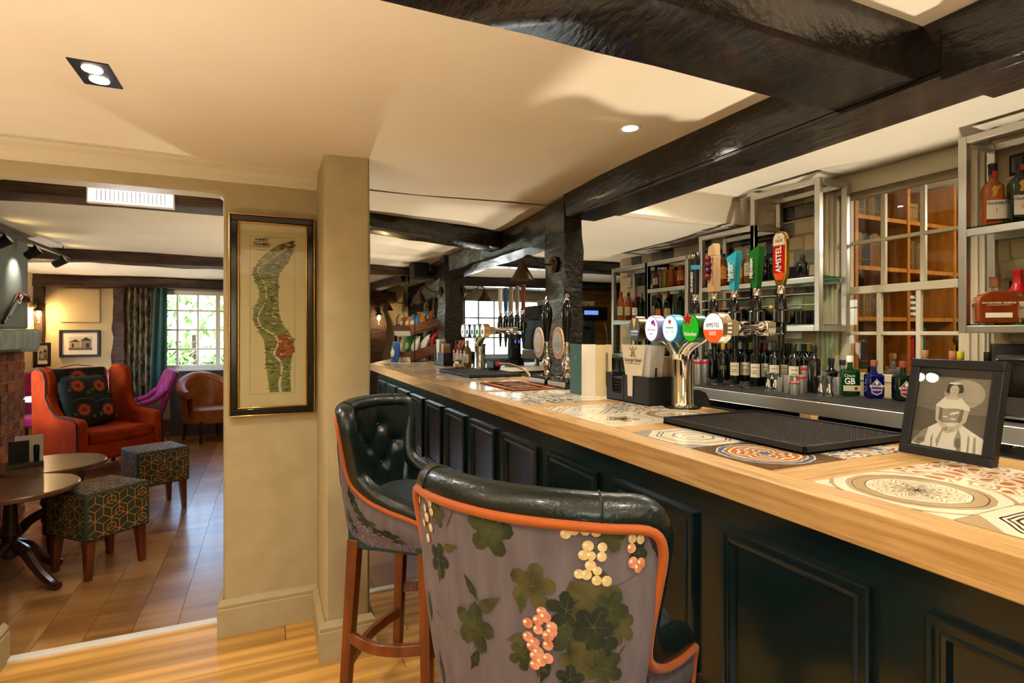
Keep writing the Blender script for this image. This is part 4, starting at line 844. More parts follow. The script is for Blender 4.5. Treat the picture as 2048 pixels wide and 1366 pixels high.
# handles
def blade(prof, th, x, y, z0, name, mat, taper=1): # prof list of (halfwidth, z)
    b = MB(); pl = [(w_, z_) for w_, z_ in prof] + [(-w_, z_) for w_, z_ in prof[::-1]]
    b.prism([(y + a, z0 + c) for a, c in pl], x - th / 2, x + th / 2, 'x'); return b
def ferrule(y): MB().lathe([(.012, 0), (.015, .004), (.015, .03), (.011, .036)], 12, (.27, y, .445)).build('ferrule', 'chrome', tw)
for y in TY: ferrule(y)
hz = .478
o = blade([(.014, 0), (.02, .02), (.03, .05), (.031, .17), (.028, .19), (.018, .205), (.004, .21)], .022, .27, TY[0], hz, 'h', None).build('tap_handle', 'brass', tw, bev=.004)
yf = lambda a, c, dx=.0: Vector((.2588 - dx, TY[0] - a, hz + c))
flat([[yf(a, c) for a, c in ((-.026, .052), (.026, .052), (.027, .155), (-.027, .155))][::-1]], 'handle_panel', plain('#b01010', .25), o); flat([[yf(a, c) for a, c in ((-.027, .157), (.027, .157), (.023, .19), (.012, .202), (-.012, .202), (-.023, .19))][::-1]], 'handle_crest_panel', plain('#d8cdb8', .3), o)
flat([[yf(a, c) for a, c in ((-.014, .025), (.014, .025), (.026, .05), (-.026, .05))][::-1]], 'handle_foot_panel', plain('#e8501c', .25), o)  # orange panel at the foot of the red handle
text('AMSTEL', .034, plain('#f2ece0'), o, yf(0, .103, .001), (0, 0, 1), (0, 1, 0), sx=.84, bold=.015)
for a, c, r_ in ((-.01, .175, .007), (.01, .175, .007), (0, .172, .006), (0, .187, .005)): flat([disc_poly(yf(a, c, .0006), (0, -1, 0), (0, 0, 1), r_, r_, 8)[::-1]], 'crest', plain('#a88a50', .4), o)
def taper_handle(y, c, ctop, words, h=.17):
    o = MB().add([(x, yy, z) for z, w1, w2 in ((hz, .014, .013), (hz + h * .75, .024, .018), ) for x, yy in ((.27 - w2, y - w1), (.27 + w2, y - w1), (.27 + w2, y + w1), (.27 - w2, y + w1))] + [(.252, y - .027, hz + h), (.288, y - .027, hz + h), (.288, y + .027, hz + h * .86), (.252, y + .027, hz + h * .86)], [(3, 2, 1, 0)] + [(k * 4 + j, k * 4 + (j + 1) % 4, k * 4 + 4 + (j + 1) % 4, k * 4 + 4 + j) for k in range(2) for j in range(4)] + [(8, 9, 10, 11)]).build('tap_handle', c, tw, smooth=0, bev=.003)
    flat([[Vector(p) for p in ((.253, y - .026, hz + h + .001), (.287, y - .026, hz + h + .001), (.287, y + .026, hz + h * .86 + .001), (.253, y + .026, hz + h * .86 + .001))]], 'handle_cap', plain('#d8d4cc', .2), o)
    flat([star((.27, y, hz + h * .93 + .003), (0, -1, .35), (1, 0, 0), .013)], 'star', plain('#d02818'), o)
    for k, (w_, c_) in enumerate(words): text(w_, .021, c_, o, (.249, y + .006 - .016 * k + (.0), hz + h * .48), (0, 0, 1), (0, 1, 0), ext=.004, bold=.008)
    return o
taper_handle(TY[1], plain('#14641c', .25), None, [('Heineken', plain('#f0ece0'))]); taper_handle(TY[2], plain('#1f9fb4', .25), None, [('Heineken', plain('#d8e8e8')), ('SILVER', plain('#d8e8e8'))], .165)
o = MB().box(.252, .288, TY[3] - .022, TY[3] + .022, hz, hz + .16).prism([(TY[3] - .022, hz + .16), (TY[3] + .022, hz + .16), (TY[3] + .016, hz + .2), (TY[3] - .016, hz + .215)], .252, .288, 'x').build('tap_handle', plain('#b89468', .6), tw, bev=.003)
for k, c in enumerate(('#6d1c20', '#4a1c34', '#5a2028', '#6a1c22')): MB().ball((.247, TY[3] + .012, hz + .07 + .026 * k), .0155 + .002 * (k in (1, 2)), 12, 8).build('berry', plain(c, .3), o)
text('OLD MOUT CIDER', .015, plain('#5a3a20'), o, (.2515, TY[3] - .012, hz + .09), (0, 0, 1), (0, 1, 0))
o = MB().lathe([(.017, 0), (.019, .1), (.02, .125), (.022, .15), (.021, .18), (.014, .19)], 12, (.27, TY[4], hz)).build('tap_handle', plain('#0e0e10', .3), tw)
MB().lathe([(.0205, .112), (.0212, .132)], 12, (.27, TY[4], hz), cap=False).build('handle_band', plain('#2f8fb4', .3), o); MB().ball((.252, TY[4], hz + .17), (.007, .01, .014)).build('harp', plain('#b09050', .3, 1), o)
text('GUINNESS', .02, plain('#e8e4d8'), o, (.2495, TY[4], hz + .055), (0, 0, 1), (0, 1, 0), bold=.008)
# far tower
tf = tower('chrome tap tower with blurred badges near the snack baskets', (1.552, 4.104, ZB), TY)
for y, c, c2 in zip(TY, ('#b0804a', '#3a8a5a', '#7aa0a8', '#2a48a0', '#d8d4d0'), ('#ece4da', '#cfe0c8', '#d8e6e8', '#e4e8f4', '#f4f0ec')):
    d = drum(tf, y, ZT, plain(c, .3), lit(c2, .5)); flat([disc_poly((-.0722, y, ZT - .01), (0, -1, 0), (0, 0, 1), .022, .02, 14)[::-1]], 'badge_mark', plain(c), d)
for y, c in zip(TY, ('#7a3018', '#8a7a68', '#9a8878', '#23507a', '#d8cdc0')):
    MB().lathe([(.012, 0), (.016, .03), (.019, .1), (.016, .15), (.018, .165), (.02, .185), (.012, .2)], 12, (.27, y, hz)).build('tap_handle', plain(c, .4), tf)
    MB().lathe([(.012, 0), (.015, .004), (.015, .03), (.011, .036)], 10, (.27, y, .445)).build('ferrule', 'chrome', tf)
# ---- hand pumps
def pump(label, y, c1, c2, dx=0):
    t = thing('hand_pump', label, 'beer pump', (1.5 + dx, y, ZB), group='hand pumps')
    MB().prism([(-.07, 0), (.07, 0), (.07, .05), (-.045, .05), (-.065, .038)], -.1, .1, 'y').build('base_block', 'black_gloss', t, bev=.004)
    MB().box(-.066, -.04, -.095, .095, .004, .01).box(-.07, -.064, -.096, .096, .012, .036).build('trim_plate', 'steel', t, bev=.002)
    MB().lathe([(.036, .05), (.038, .056), (.02, .066), (.014, .08), (.024, .1), (.03, .125), (.024, .15), (.013, .17), (.016, .19), (.012, .215), (.015, .23), (.012, .25)], 18).build('baluster', 'chrome', t)
    MB().lathe([(.012, .25), (.018, .3), (.03, .37), (.034, .41), (.028, .45), (.014, .475), (.012, .48)], 18).build('handle', 'black_gloss', t)
    MB().lathe([(.012, .48), (.01, .49), (.014, .5), (.006, .515)], 12).build('finial', 'chrome', t)
    MB().tube([(0, 0, .235), (-.05, 0, .235)], .006, 8).build('clip_arm', 'black', t)
    o = MB().add([(x, .06 * math.cos(a), .245 + .088 * math.sin(a)) for x in (-.058, -.05) for a in [2 * math.pi * k / 28 for k in range(28)]], [tuple(range(28)), tuple(range(55, 27, -1))] + [(i, (i + 1) % 28, 28 + (i + 1) % 28, 28 + i) for i in range(28)]).build('pump_clip', plain('#c8ab72', .4), t)
    for k, (s, c) in enumerate(((.92, c1), (.66, '#cfc4c0'), (.56, c2))): flat([disc_poly((-.0585 - .0003 * k, 0, .245), (0, -1, 0), (0, 0, 1), .06 * s, .088 * s, 26)[::-1]], 'clip_ring', plain(c), o)
    flat([[Vector((-.0597, a, .235 + b)) for a, b in ((.045, .012), (-.045, .012), (-.045, -.012), (.045, -.012))]], 'clip_band', plain('#8a98a4' if c1 > '#b0' else '#b8a888'), o)
pump('black-handled hand pump with a lilac oval clip, farther of the pair', 2.855, '#a08cb4', '#b0a8ac')
pump('black-handled hand pump with a pink oval clip, nearer the leaflets', 2.62, '#b48c8a', '#94a8b4')
# ---- orange bar towel
tag(MB().grid(lambda a, b: (1.15 + .26 * a + .2 * (1 - 0) * 0, 2.57 + .48 * b, ZB + .003 + .0015 * math.sin(a * 17 + b * 9)), 14, 20).build('bar_towel', 'rubber', smooth=60), 'dark bar towel with orange border in front of the hand pumps', 'bar towel')
tw_ = bpy.data.objects['bar_towel']; sol = tw_.modifiers.new('t', 'SOLIDIFY'); sol.thickness = .004
b = MB(); zt_ = ZB + .0056
for x0, x1, y0, y1 in ((1.155, 1.405, 2.575, 2.6), (1.155, 1.405, 3.02, 3.045), (1.155, 1.18, 2.6, 3.02), (1.38, 1.405, 2.6, 3.02)): b.box(x0, x1, y0, y1, zt_ - .001, zt_ + .0012)
b.build('border', plain('#c05a18', .9), tw_); b = MB()
for y0 in (2.66, 2.74, 2.84, 2.92): b.box(1.22, 1.34, y0, y0 + .03, zt_ - .001, zt_ + .001)
b.build('pattern', plain('#a8785a', .9), tw_)
# ---- leaflets
lf_ = thing('leaflet', 'tall folded leaflet with teal front and cream pages on the bar', 'leaflet', (1.38, 2.38, ZB))
def page(x0, y0, x1, y1, c, h=.245, wav=0):
    d = Vector((x1 - x0, y1 - y0, 0)); n = Vector((-d.y, d.x, 0)).normalized(); b = MB()
    for off in (0, .0012): b.v += [tuple(Vector((x0, y0, 0)) + d * (i / 10) + n * (wav * math.sin(math.pi * i / 10) + off) + Vector((0, 0, z))) for z in (0, h) for i in range(11)]
    for k in (0, 22): b.f += [(k + i, k + i + 1, k + 12 + i, k + 11 + i) for i in range(10)]
    b.f += [(11 + i, 12 + i, 34 + i, 33 + i) for i in range(10)]
    return b.build('page', c, lf_)
p1 = page(0, 0, -.002, -.115, plain('#3f6a70', .5)); page(-.002, -.115, .06, -.14, 'paper', .245, .008); page(.06, -.14, .14, -.16, 'cream_paper', .243, -.006); page(.14, -.16, .175, -.06, 'paper', .243)
text('|||', .02, plain('#88a0a0'), p1, (-.0025, -.058, .18), (0, -1, 0), (0, 0, 1))
b = MB()
for k in range(20): b.box(.105, .118, -.159 - .0035, -.158, .05 + k * .008, .0525 + k * .008)
b.build('fine_print', plain('#8a7a60'), lf_)
# ---- caddies
def caddy(label, loc, near=True):
    t = thing('bar_caddy', label, 'caddy', loc)
    # long side turned to -x: y -.15..15 ; depth x 0..0.18
    pl = [(-.15, 0), (.15, 0), (.155, .125), (.05, .125), (.045, .118), (.042, .045), (-.02 + .0, .045), (-.028, .052), (-.03, .11), (-.036, .118), (-.155, .118)]
    pl = [(-.15, 0), (.15, 0), (.156, .122), (.118, .122), (.11, .115), (.108, .045), (.1, .035), (.045, .035), (.038, .042), (.036, .108), (.028, .118), (-.15, .118)]
    MB().prism(pl, 0, .004, 'x').build('front_wall', 'black', t)
    MB().box(0, .17, -.152, -.148, 0, .118).box(0, .17, .148, .152, 0, .122).box(.166, .17, -.15, .15, 0, .118).box(0, .17, -.15, .15, 0, .004).box(.0, .17, .02, .024, .004, .11).build('tray', 'black', t)
    return t
cd = caddy('black caddy of napkins and cards at the foot of the tap tower', (1.42, 1.963, ZB))
for k in range(7):
    tag(MB().box(1.43, 1.57, 1.99, 2.105, ZB + .0045 + k * .014, ZB + .0165 + k * .014).build('folded_napkin', plain('#1a1816', .9), rz=None, bev=.004), 'black folded napkin in the near caddy, %s layer from the bottom' % nth[k], 'napkin', 'black napkins in the near caddy')
cc_ = thing('hotel_card', 'cream hotel card with crest slotted into the black caddy', 'card', (1.416, 1.93, ZB))
MB().prism([(.02, .03), (-.012, .03), (-.014, .118), (-.075, .122), (-.1, .25), (.066, .25), (.036, .122), (.022, .118)], 0, .002, 'x').build('card', 'paper', cc_)
text('George Hotel', .022, plain('#4a3f30'), cc_, (-.0006, -.018, .185), XD, YD, sx=.95); flat([[Vector((-.0006, -.018 + a, .17 + b)) for a, b in ((.05, .002), (-.05, .002), (-.05, -.001), (.05, -.001))]], 'fine_print', plain('#8a7e6a'), cc_)
b = MB()
for s in (-1, 1): b.box(-.001, 0, -.018 + s * .004, -.018 + s * .008, .2, .23); b.add([(-.001, -.018 + s * .006, .222), (-.001, -.018 + s * .028, .236), (-.001, -.018 + s * .026, .24), (-.001, -.018 + s * .006, .227)], [(0, 1, 2, 3)]); b.add([(-.001, -.018 + s * .006, .205), (-.001, -.018 + s * .02, .199), (-.001, -.018 + s * .021, .203), (-.001, -.018 + s * .006, .21)], [(0, 1, 2, 3)])
b.box(-.001, 0, -.03, -.006, .214, .217); b.add(disc_poly((-.001, -.018, .236), (0, 1, 0), (0, 0, 1), .005, .004, 10), [tuple(range(10))]); b.build('crest', plain('#6d5c40'), cc_, smooth=0)
for k in range(9): tag(MB().prism([(-.04, .006), (.02, .006), (.045, .245 + .002 * (k % 3)), (-.075, .245)], 0, .0035, 'x').build('hotel_card', 'paper' if k % 2 else plain('#d8d4d4'), None, (1.434 + .008 * k, 1.885, ZB)), 'white hotel card in the caddy pack, %s behind the crested one' % nth[k], 'card', 'white cards in the near caddy')
for k in range(8): tag(MB().prism([(-.025, .006), (.04, .006), (.042, .2), (-.03, .2)], 0, .003, 'x').build('brown_card', plain('#b89c78'), None, (1.51 + .009 * k, 1.85, ZB)), 'brown paper sleeve in the caddy by the tap column, %s from the front' % nth[k], 'paper sleeve', 'brown sleeves in the near caddy')
pn = thing('pen', 'black and silver pen standing in the caddy by the tap column', 'pen', (1.46, 1.825, ZB + .005)); MB().tube([(0, 0, 0), (.004, -.002, .1)], .004, 8).build('barrel', 'steel', pn); MB().tube([(.004, -.002, .1), (.006, -.003, .15)], .005, 8).build('cap', 'black', pn)
cf = caddy('black card caddy by the snack baskets at the far end', (1.455, 4.93, ZB))
for k in range(7): tag(MB().prism([(-.035, .006), (.03, .006), (.05, .24), (-.06, .24)], 0, .004, 'x').build('menu_card', plain(('#e0d8d8', '#d0c4cc')[k % 2]), None, (1.465 + .009 * k, 5.0, ZB)), 'pale card in the far caddy, %s from the front' % nth[k], 'card', 'pale cards in the far caddy')
for k in range(6): tag(MB().prism([(-.03, .006), (.035, .006), (.035, .2), (-.03, .2)], 0, .004, 'x').build('brown_card', plain('#c09a62'), None, (1.47 + .012 * k, 4.86, ZB)), 'brown card in the far caddy, %s from the front' % nth[k], 'card', 'brown cards in the far caddy')
# small black drip-tray bracket by the tap column
tag(MB().prism([(1.64, 1.0), (1.76, 1.0), (1.76, 1.13), (1.74, 1.16), (1.7, 1.175), (1.64, 1.175)], 1.83, 1.86, 'y').build('splash_guard', 'black'), 'black rounded side plate behind the tap column', 'splash guard')
# ---- snack stand
ss = thing('snack_stand', 'black wire stand with two sloping wicker baskets of snacks', 'snack stand', (1.47, 5.74, ZB), R(20))
b = MB()
for x in (-.16, .16):
    for y in (-.17, .17): MB().tube([(x, y, 0), (x, y, .46), (x * .8, y, .5)], .006, 6).build('upright', 'black', ss)
for z in (.02, .3): MB().tube([(-.16, -.17, z), (.16, -.17, z + .07), (.16, .17, z + .07), (-.16, .17, z)], .005, 6, closed=True).build('cross_wire', 'black', ss)
def basket(z, label):
    k = bpy.data.objects.new('wicker_basket', None); col.objects.link(k); k.parent = ss
    m = Matrix.Translation((0, 0, z)) @ Matrix.Rotation(R(-14), 4, 'Y')
    b = MB().box(-.19, .2, -.16, .16, 0, .01, m)
    for j in range(6):
        zz = .01 + j * .016
        for q_ in ((-.2, .2, -.17, -.155), (-.2, .2, .155, .17), (-.2, -.185, -.155, .155), (.185, .2, -.155, .155)): b.box(q_[0] - .001 * (j % 2), q_[1], q_[2], q_[3], zz, zz + .0145, m)
    b.build('wicker', 'wicker', k, smooth=0); MB().box(-.203, -.2, -.15, .15, .0, .05, m).build('price_strip', 'paper', k)
basket(.05, ''); basket(.32, '')
q = random.Random(9); pk = [('#d8d0c4', 'white'), ('#3c8a3a', 'green'), ('#b8c070', 'lime'), ('#d8d0c4', 'silver-white'), ('#2f7a30', 'dark green'), ('#c8b83a', 'yellow'), ('#b02838', 'red'), ('#2a4a8a', 'blue'), ('#c8643a', 'orange'), ('#3a8ab0', 'light blue')]
def packet(x, y, z, w, h, c, label, tilt, rz=0):
    o = MB().grid(lambda a, b: ((.037 * math.sin(math.pi * b) ** .5 * math.cos(a * 6.283)), (w / 2) * math.sin(a * 6.283) * (1 - .16 * math.sin(math.pi * b)), h * b), 14, 8, True).build('crisp_packet', plain(c, .3), None, None, smooth=70)
    m = Matrix.Translation((1.47, 5.74, ZB)) @ Matrix.Rotation(R(20), 4, 'Z') @ Matrix.Translation((x, y, z)) @ Matrix.Rotation(rz, 4, 'Z') @ Matrix.Rotation(R(tilt), 4, 'Y'); o.matrix_world = m
    MB().box(-.001, .001, -w / 2, w / 2, h * .985, h * 1.06).build('crimp', plain(c, .3), o); MB().ball((-.034, 0, h * .45), (.0045, w * .26, h * .2), 12, 6).build('printed_panel', plain('#e8dcb0'), o)
    return tag(o, label, 'crisp packet', 'packets in the snack baskets')
n_ = 0
for row, (z, h, rowl) in enumerate(((.075, .15, 'lower'), (.345, .1, 'upper'))):
    for d_ in range(3):
        for k in range(3):
            c, cn_ = pk[(d_ * 3 + k + row * 8) % 10] if row == 0 else (('#3a8ab0', 'light blue'), ('#c8843a', 'amber'), ('#a8602a', 'rust'))[(d_ + k) % 3]
            packet(-.13 + .1 * d_, -.1 + .1 * k, z + .028 * d_, .098, h * 1.25, c, '%s packet in the %s snack basket, %s row, %s from the viewer' % (cn_, rowl, ('front', 'middle', 'back')[d_], nth[k]), 8 + q.random() * 16, q.uniform(-.3, .3))
packet(-.28, .02, .0, .14, .2, '#2a5aa0', 'large blue packet standing at the end of the bar', 6)
# glass bowl and tin near the far tower
tag(MB().lathe([(.035, 0), (.05, .01), (.055, .04), (.045, .06), (.02, .07)], 16).build('sugar_bowl', 'chrome', None, (1.5, 4.46, ZB)), 'small round chrome bowl beside the far tap tower', 'bowl')
gn = thing('soda_gun', 'black soda gun with red tip behind the far tap tower', 'soda gun', (1.57, 3.88, ZB + .022)); MB().box(-.03, .03, -.1, .06, 0, .075).build('holster', 'black', gn, bev=.015); MB().box(-.02, .02, -.14, -.1, .03, .06).build('tip', plain('#c02020'), gn, bev=.006); MB().tube(cat_rom([(0, -.14, .045), (.04, -.25, .05), (.12, -.36, .0), (.14, -.4, -.1)], 12), .009, 8).build('hose', 'steel', gn)

tag(MB().tube([(1.7, -.3, 1.06), (1.7, .66, 1.06), (1.7, .7, 1.02), (1.7, .7, .98)], .014, 12).build('speed_rail', 'chrome'), 'chrome rail along the back of the bar behind the portrait', 'rail')
tag(MB().box(1.64, 1.95, -.5, .85, 0, .98).build('ice_unit', 'steel', bev=.004), 'steel ice unit behind the bar under the chrome rail', 'ice unit')
ap = thing('countertop_appliance', 'black appliance at the right edge of the back counter', 'appliance', (2.92, 1.16, 1.0585)); MB().box(-.16, .16, -.16, .12, 0, .27).build('body', 'black_gloss', ap, bev=.03, seg=3); MB().box(-.165, -.155, -.1, .06, .03, .1).build('drip_grille', 'steel_dark', ap); MB().lathe([(.05, .27), (.05, .3), (.03, .31)], 16).build('lid', 'black', ap)
# ================================================================== bottles and glasses behind the bar
FACE = Vector((-.8, -.6, 0)).normalized()   # labels turn towards the customers
def arc_label(parent, r, z0, z1, c, a0=-50, a1=50, name='label', face=None):
    f = face or FACE; b0 = math.atan2(f.y, f.x); n = 10
    MB().grid(lambda a, b: ((r + .0006) * math.cos(b0 + R(a0 + (a1 - a0) * a)), (r + .0006) * math.sin(b0 + R(a0 + (a1 - a0) * a)), z0 + (z1 - z0) * b), n, 2).build(name, plain(c, .7) if isinstance(c, str) and c.startswith('#') else c, parent, smooth=60)
PROF = dict(
    wine=[(.03, 0), (.0365, .004), (.0365, .185), (.03, .208), (.0155, .228), (.0135, .25), (.0135, .285)],
    spirit=[(.032, 0), (.038, .004), (.038, .16), (.034, .178), (.017, .2), (.0135, .215), (.0135, .25)],
    tall=[(.03, 0), (.034, .004), (.034, .17), (.026, .2), (.014, .225), (.013, .26)],
    beer=[(.026, 0), (.03, .004), (.03, .12), (.024, .15), (.013, .18), (.012, .215)],
    squat=[(.04, 0), (.046, .004), (.046, .09), (.04, .115), (.018, .13), (.015, .16)],
    jar=[(.03, 0), (.034, .004), (.034, .13), (.028, .15), (.02, .155), (.02, .165)])
CAPZ = dict(wine=(.0142, .235, .288), spirit=(.0155, .222, .262), tall=(.0145, .235, .272), beer=(.0135, .195, .22), squat=(.017, .14, .175), jar=(.022, .15, .175))
_bm = {}
def bottle(kind, pos, glass, cap, lab, label, group, sc=1.0, lz=None, words=None, second=None):
    t = thing('bottle', label, 'bottle', pos, 0, group); t.scale = (sc, sc, sc)
    k = (kind, glass)
    if k not in _bm: _bm[k] = MB().lathe(PROF[kind], 18).mesh('glass_body', glass, 50)
    o = bpy.data.objects.new('glass_body', _bm[k]); col.objects.link(o); o.parent = t
    r, z0, z1 = CAPZ[kind]; ck = (kind, cap)
    if ck not in _bm: _bm[ck] = MB().lathe([(r, z0), (r * 1.04, z0 + .002), (r * 1.02, z1 - .002), (r * .9, z1)], 14).mesh('cap', plain(cap, .35), 50)
    o = bpy.data.objects.new('cap', _bm[ck]); col.objects.link(o); o.parent = t
    rr = PROF[kind][2][0]; a, b = lz or (.05, .13)
    if lab: arc_label(t, rr, a, b, lab)
    if second: arc_label(t, rr, b + .012, b + .03, second, -18, 18, 'neck_label')
    if lab:
        f = FACE; x = Vector((-f.y, f.x, 0)); 
        for kk, zz in enumerate((.72, .45, .3)):
            w_ = (.018, .014, .016)[kk]; c0 = Vector((f.x, f.y, 0)) * (rr + .0012); 
            MB().add([c0 - x * w_ + Vector((0, 0, a + (b - a) * zz)), c0 + x * w_ + Vector((0, 0, a + (b - a) * zz)), c0 + x * w_ + Vector((0, 0, a + (b - a) * zz + .004)), c0 - x * w_ + Vector((0, 0, a + (b - a) * zz + .004))], [(0, 1, 2, 3)]).build('printed_line', plain('#7a6a50'), t, smooth=0)
    return t
ZM = 1.0638
wl = [(1423, '#b8b4b0', None), (1435, '#b8862e', '#3f5a3a'), (1446, '#b8862e', '#2a2a22'), (1458, '#b8862e', '#8a6a34'), (1470, '#14100e', '#cfc0a0'), (1491, '#14100e', '#cfc0a0'), (1511, '#8c1420', '#d6c8a8'), (1531, '#8c1420', '#d6c8a8'), (1549, '#16120f', '#d0c2a4'), (1568, '#16120f', '#d0c2a4'), (1588, '#1a1410', '#d6cab0'), (1608, '#14100e', '#d6cab0'), (1628, '#16120f', None)]
nm13 = nth + ['thirteenth']
for i, (u, cap, lab) in enumerate(wl):
    p = P(u, X=3.0 if i % 2 == 0 else 3.095); p.z = ZM
    cn_ = {'#b8b4b0': 'silver', '#b8862e': 'gold', '#8c1420': 'red'}.get(cap, 'black')
    bottle('wine', p, 'wine_glass', cap, lab, 'dark wine bottle with %s neck foil on the back counter, %s from the tap tower' % (cn_, nm13[i]), 'wine bottles on the back counter', lz=(.06, .15) if i > 3 else (.09, .125))
for i, u in enumerate((1430, 1452, 1481, 1502, 1521, 1540, 1558, 1578, 1598, 1618)):
    p = P(u, X=3.185); p.z = ZM; bottle('wine', p, 'wine_glass', ('#b8862e', '#14100e', '#c8c4bc')[i % 3], None, 'wine bottle in the back row against the tiles, %s from the tap tower' % nth[i], 'wine bottles in the back row')
# steel bar tools
def jigger(u, v, label):
    p = P(u, v, Z=ZM); t = thing('jigger', label, 'jigger', p, 0, 'jiggers on the back counter'); MB().lathe([(.023, 0), (.0235, .002), (.009, .07)], 16).build('large_cup', 'chrome', t); MB().lathe([(.008, .069), (.0095, .071), (.02, .108), (.0205, .11), (.019, .109), (.008, .075)], 16, cap=False).build('small_cup', 'chrome', t)
for u, v, l in ((1537, 781, 'double-ended steel jigger beside the wine bottles, left of its pair'), (1551, 782, 'double-ended steel jigger beside the wine bottles, right of its pair'), (1642, 791, 'double-ended steel jigger by the green gin, left of its pair'), (1659, 793, 'double-ended steel jigger by the green gin, right of its pair')): jigger(u, v, l)
def tin(u, v, h, r, band, label):
    p = P(u, v, Z=ZM); t = thing('shaker_tin', label, 'shaker tin', p, 0, 'steel shaker tins'); MB().lathe([(r * .86, 0), (r * .9, .003), (r, h), (r * .97, h), (r * .9, h * .5)], 18, cap=False).lathe([(.001, .004), (r * .86, .004)], 18, cap=False).build('cup', 'steel_bright', t)
    if band: MB().lathe([(r * .985 + .001, h * .83), (r * .99 + .0016, h * .84), (r + .0016, h * .93), (r + .001, h * .94)], 18, cap=False).build('band', plain('#c81818'), t)
for a in ((1563, 783, .085, .024, 0, 'plain steel cup beside the pair of jiggers'), (1577, 786, .105, .028, 0, 'plain steel shaker tin behind the small banded cup'), (1589, 789, .075, .026, 1, 'smallest steel cup with a red band'), (1602, 786, .105, .027, 1, 'middle-sized steel cup with a red band'), (1614, 782, .155, .03, 1, 'tallest steel shaker tin with a red band'), (1594, 778, .16, .03, 0, 'tall plain steel tin behind the red-banded cups'), (1634, 782, .15, .032, 0, 'tall plain steel tin behind the right pair of jiggers'), (1675, 789, .1, .028, 0, 'plain steel cup next to the green gin bottle'), (1396, 768, .17, .03, 1, 'tall steel tin with red band right behind the tap column'), (1409, 765, .165, .03, 1, 'tall steel tin with red band between tap column and wine')): tin(*a)
for i, (u, v) in enumerate(((1425, 769), (1457, 772), (1490, 776))): 
    p = P(u, v, Z=ZM); tag(MB().lathe([(.02, 0), (.034, .004), (.036, .03), (.028, .045), (.026, .045), (.033, .03), (.03, .008), (.001, .006)], 16, cap=False).build('glass_dish', 'glass_clear', None, p), 'small clear glass dish in front of the wine, %s from the tap tower' % nth[i], 'dish', 'glass dishes on the back counter')
# gin bottles
def gin(u, v, w, d, hb, glass, cap, label, neck=(.013, .04), capz=.03):
    p = P(u, v, Z=ZM); t = thing('gin_bottle', label, 'bottle', p, math.atan2(-FACE.x, FACE.y) * 0 + R(-37))
    t['group'] = 'gin bottles on the back counter'
    MB().box(-w / 2, w / 2, -d / 2, d / 2, 0, hb).build('glass_body', glass, t, bev=.016, seg=4)
    MB().lathe([(.022, hb - .006), (neck[0] + .002, hb + .012), (neck[0], hb + .016), (neck[0], hb + neck[1])], 16).build('neck', glass, t)
    MB().lathe([(neck[0] + .004, hb + neck[1]), (neck[0] + .0045, hb + neck[1] + capz), (neck[0] + .003, hb + neck[1] + capz + .003)], 16).build('stopper', plain(cap, .5), t)
    return t, hb
fx = lambda x, z, d: Vector((x, -d / 2 - .0012, z))
def front(t, pts, c, d, name='label'): return flat([[fx(x, z, d) for x, z in pts]], name, plain(c, .6), t)
g, _ = gin(1700, 791, .094, .06, .15, 'green_glass', '#e8e4dc', 'bright green gin bottle with white stopper and big white letters', capz=.034)
text('GB', .05, plain('#eef0e8'), g, fx(-.012, .083, .0605), (1, 0, 0), (0, 0, 1), bold=.02, sx=.85); text('Chase', .022, plain('#dfe8dc'), g, fx(-.012, .115, .0605), (1, 0, 0), (0, 0, 1)); front(g, ((-.045, .028), (.045, .028), (.045, .06), (-.045, .06)), '#cfbfa0', .0604); flat([disc_poly(fx(.02, .043, .062), (1, 0, 0), (0, 0, 1), .009, .009, 12)], 'seal', plain('#6d3a1c'), g)
def crest(g, d, red):
    front(g, [(-.025, .03), (.0, .018), (.025, .03), (.03, .07), (0, .108), (-.03, .07)], '#b8b4b4', d, 'crest_border'); flat([[fx(x * .86, .065 + (z - .065) * .86, d + .001) for x, z in ((-.025, .03), (.0, .018), (.025, .03), (.03, .07), (0, .108), (-.03, .07))]], 'crest_field', plain(red), g)
    flat([disc_poly(fx(0, .086, d + .002), (1, 0, 0), (0, 0, 1), .008, .01, 12)], 'crest_roundel', plain('#e8e4dc'), g); text('SLINGSBY', .0165, plain('#f0ece4'), g, fx(0, .068, d + .004), (1, 0, 0), (0, 0, 1), bold=.01); flat([[fx(x, z, d + .0035) for x, z in ((-.026, .043), (.026, .043), (.026, .053), (-.026, .053))]], 'crest_ribbon', plain('#d09098'), g)
g, _ = gin(1748, 796, .086, .07, .135, 'blue_glass', '#8a4a2c', 'cobalt blue square gin bottle with copper stopper'); crest(g, .0705, '#20245a')
g, _ = gin(1806, 801, .09, .075, .135, 'dark_green_glass', '#8a3420', 'dark green square gin bottle beside the framed portrait'); crest(g, .0755, '#8c1c20')
g, _ = gin(1752, 782, .08, .07, .165, 'wine_glass', '#0e0e0e', 'black gin bottle standing behind the blue one')
g, _ = gin(1785, 784, .09, .07, .14, 'clear_spirit', '#b88a5a', 'clear bottle with cork and paper band behind the dark green gin', neck=(.015, .06))
g, _ = gin(1663, 780, .07, .06, .125, 'wine_glass', '#1a2430', 'dark bottle with blue diamond label behind the jiggers'); front(g, ((-.02, .06), (0, .04), (.02, .06), (0, .08)), '#2a5aa8', .0605)
g, _ = gin(1685, 783, .05, .05, .12, 'clear_spirit', '#1a2038', 'slim clear bottle behind the green gin'); 
bottle('squat', (*P(1641, X=3.12).xy, ZM), 'clear_spirit', '#8a7a3a', None, 'round clear flask with green and cork top beside the sash window', 'gin bottles on the back counter')
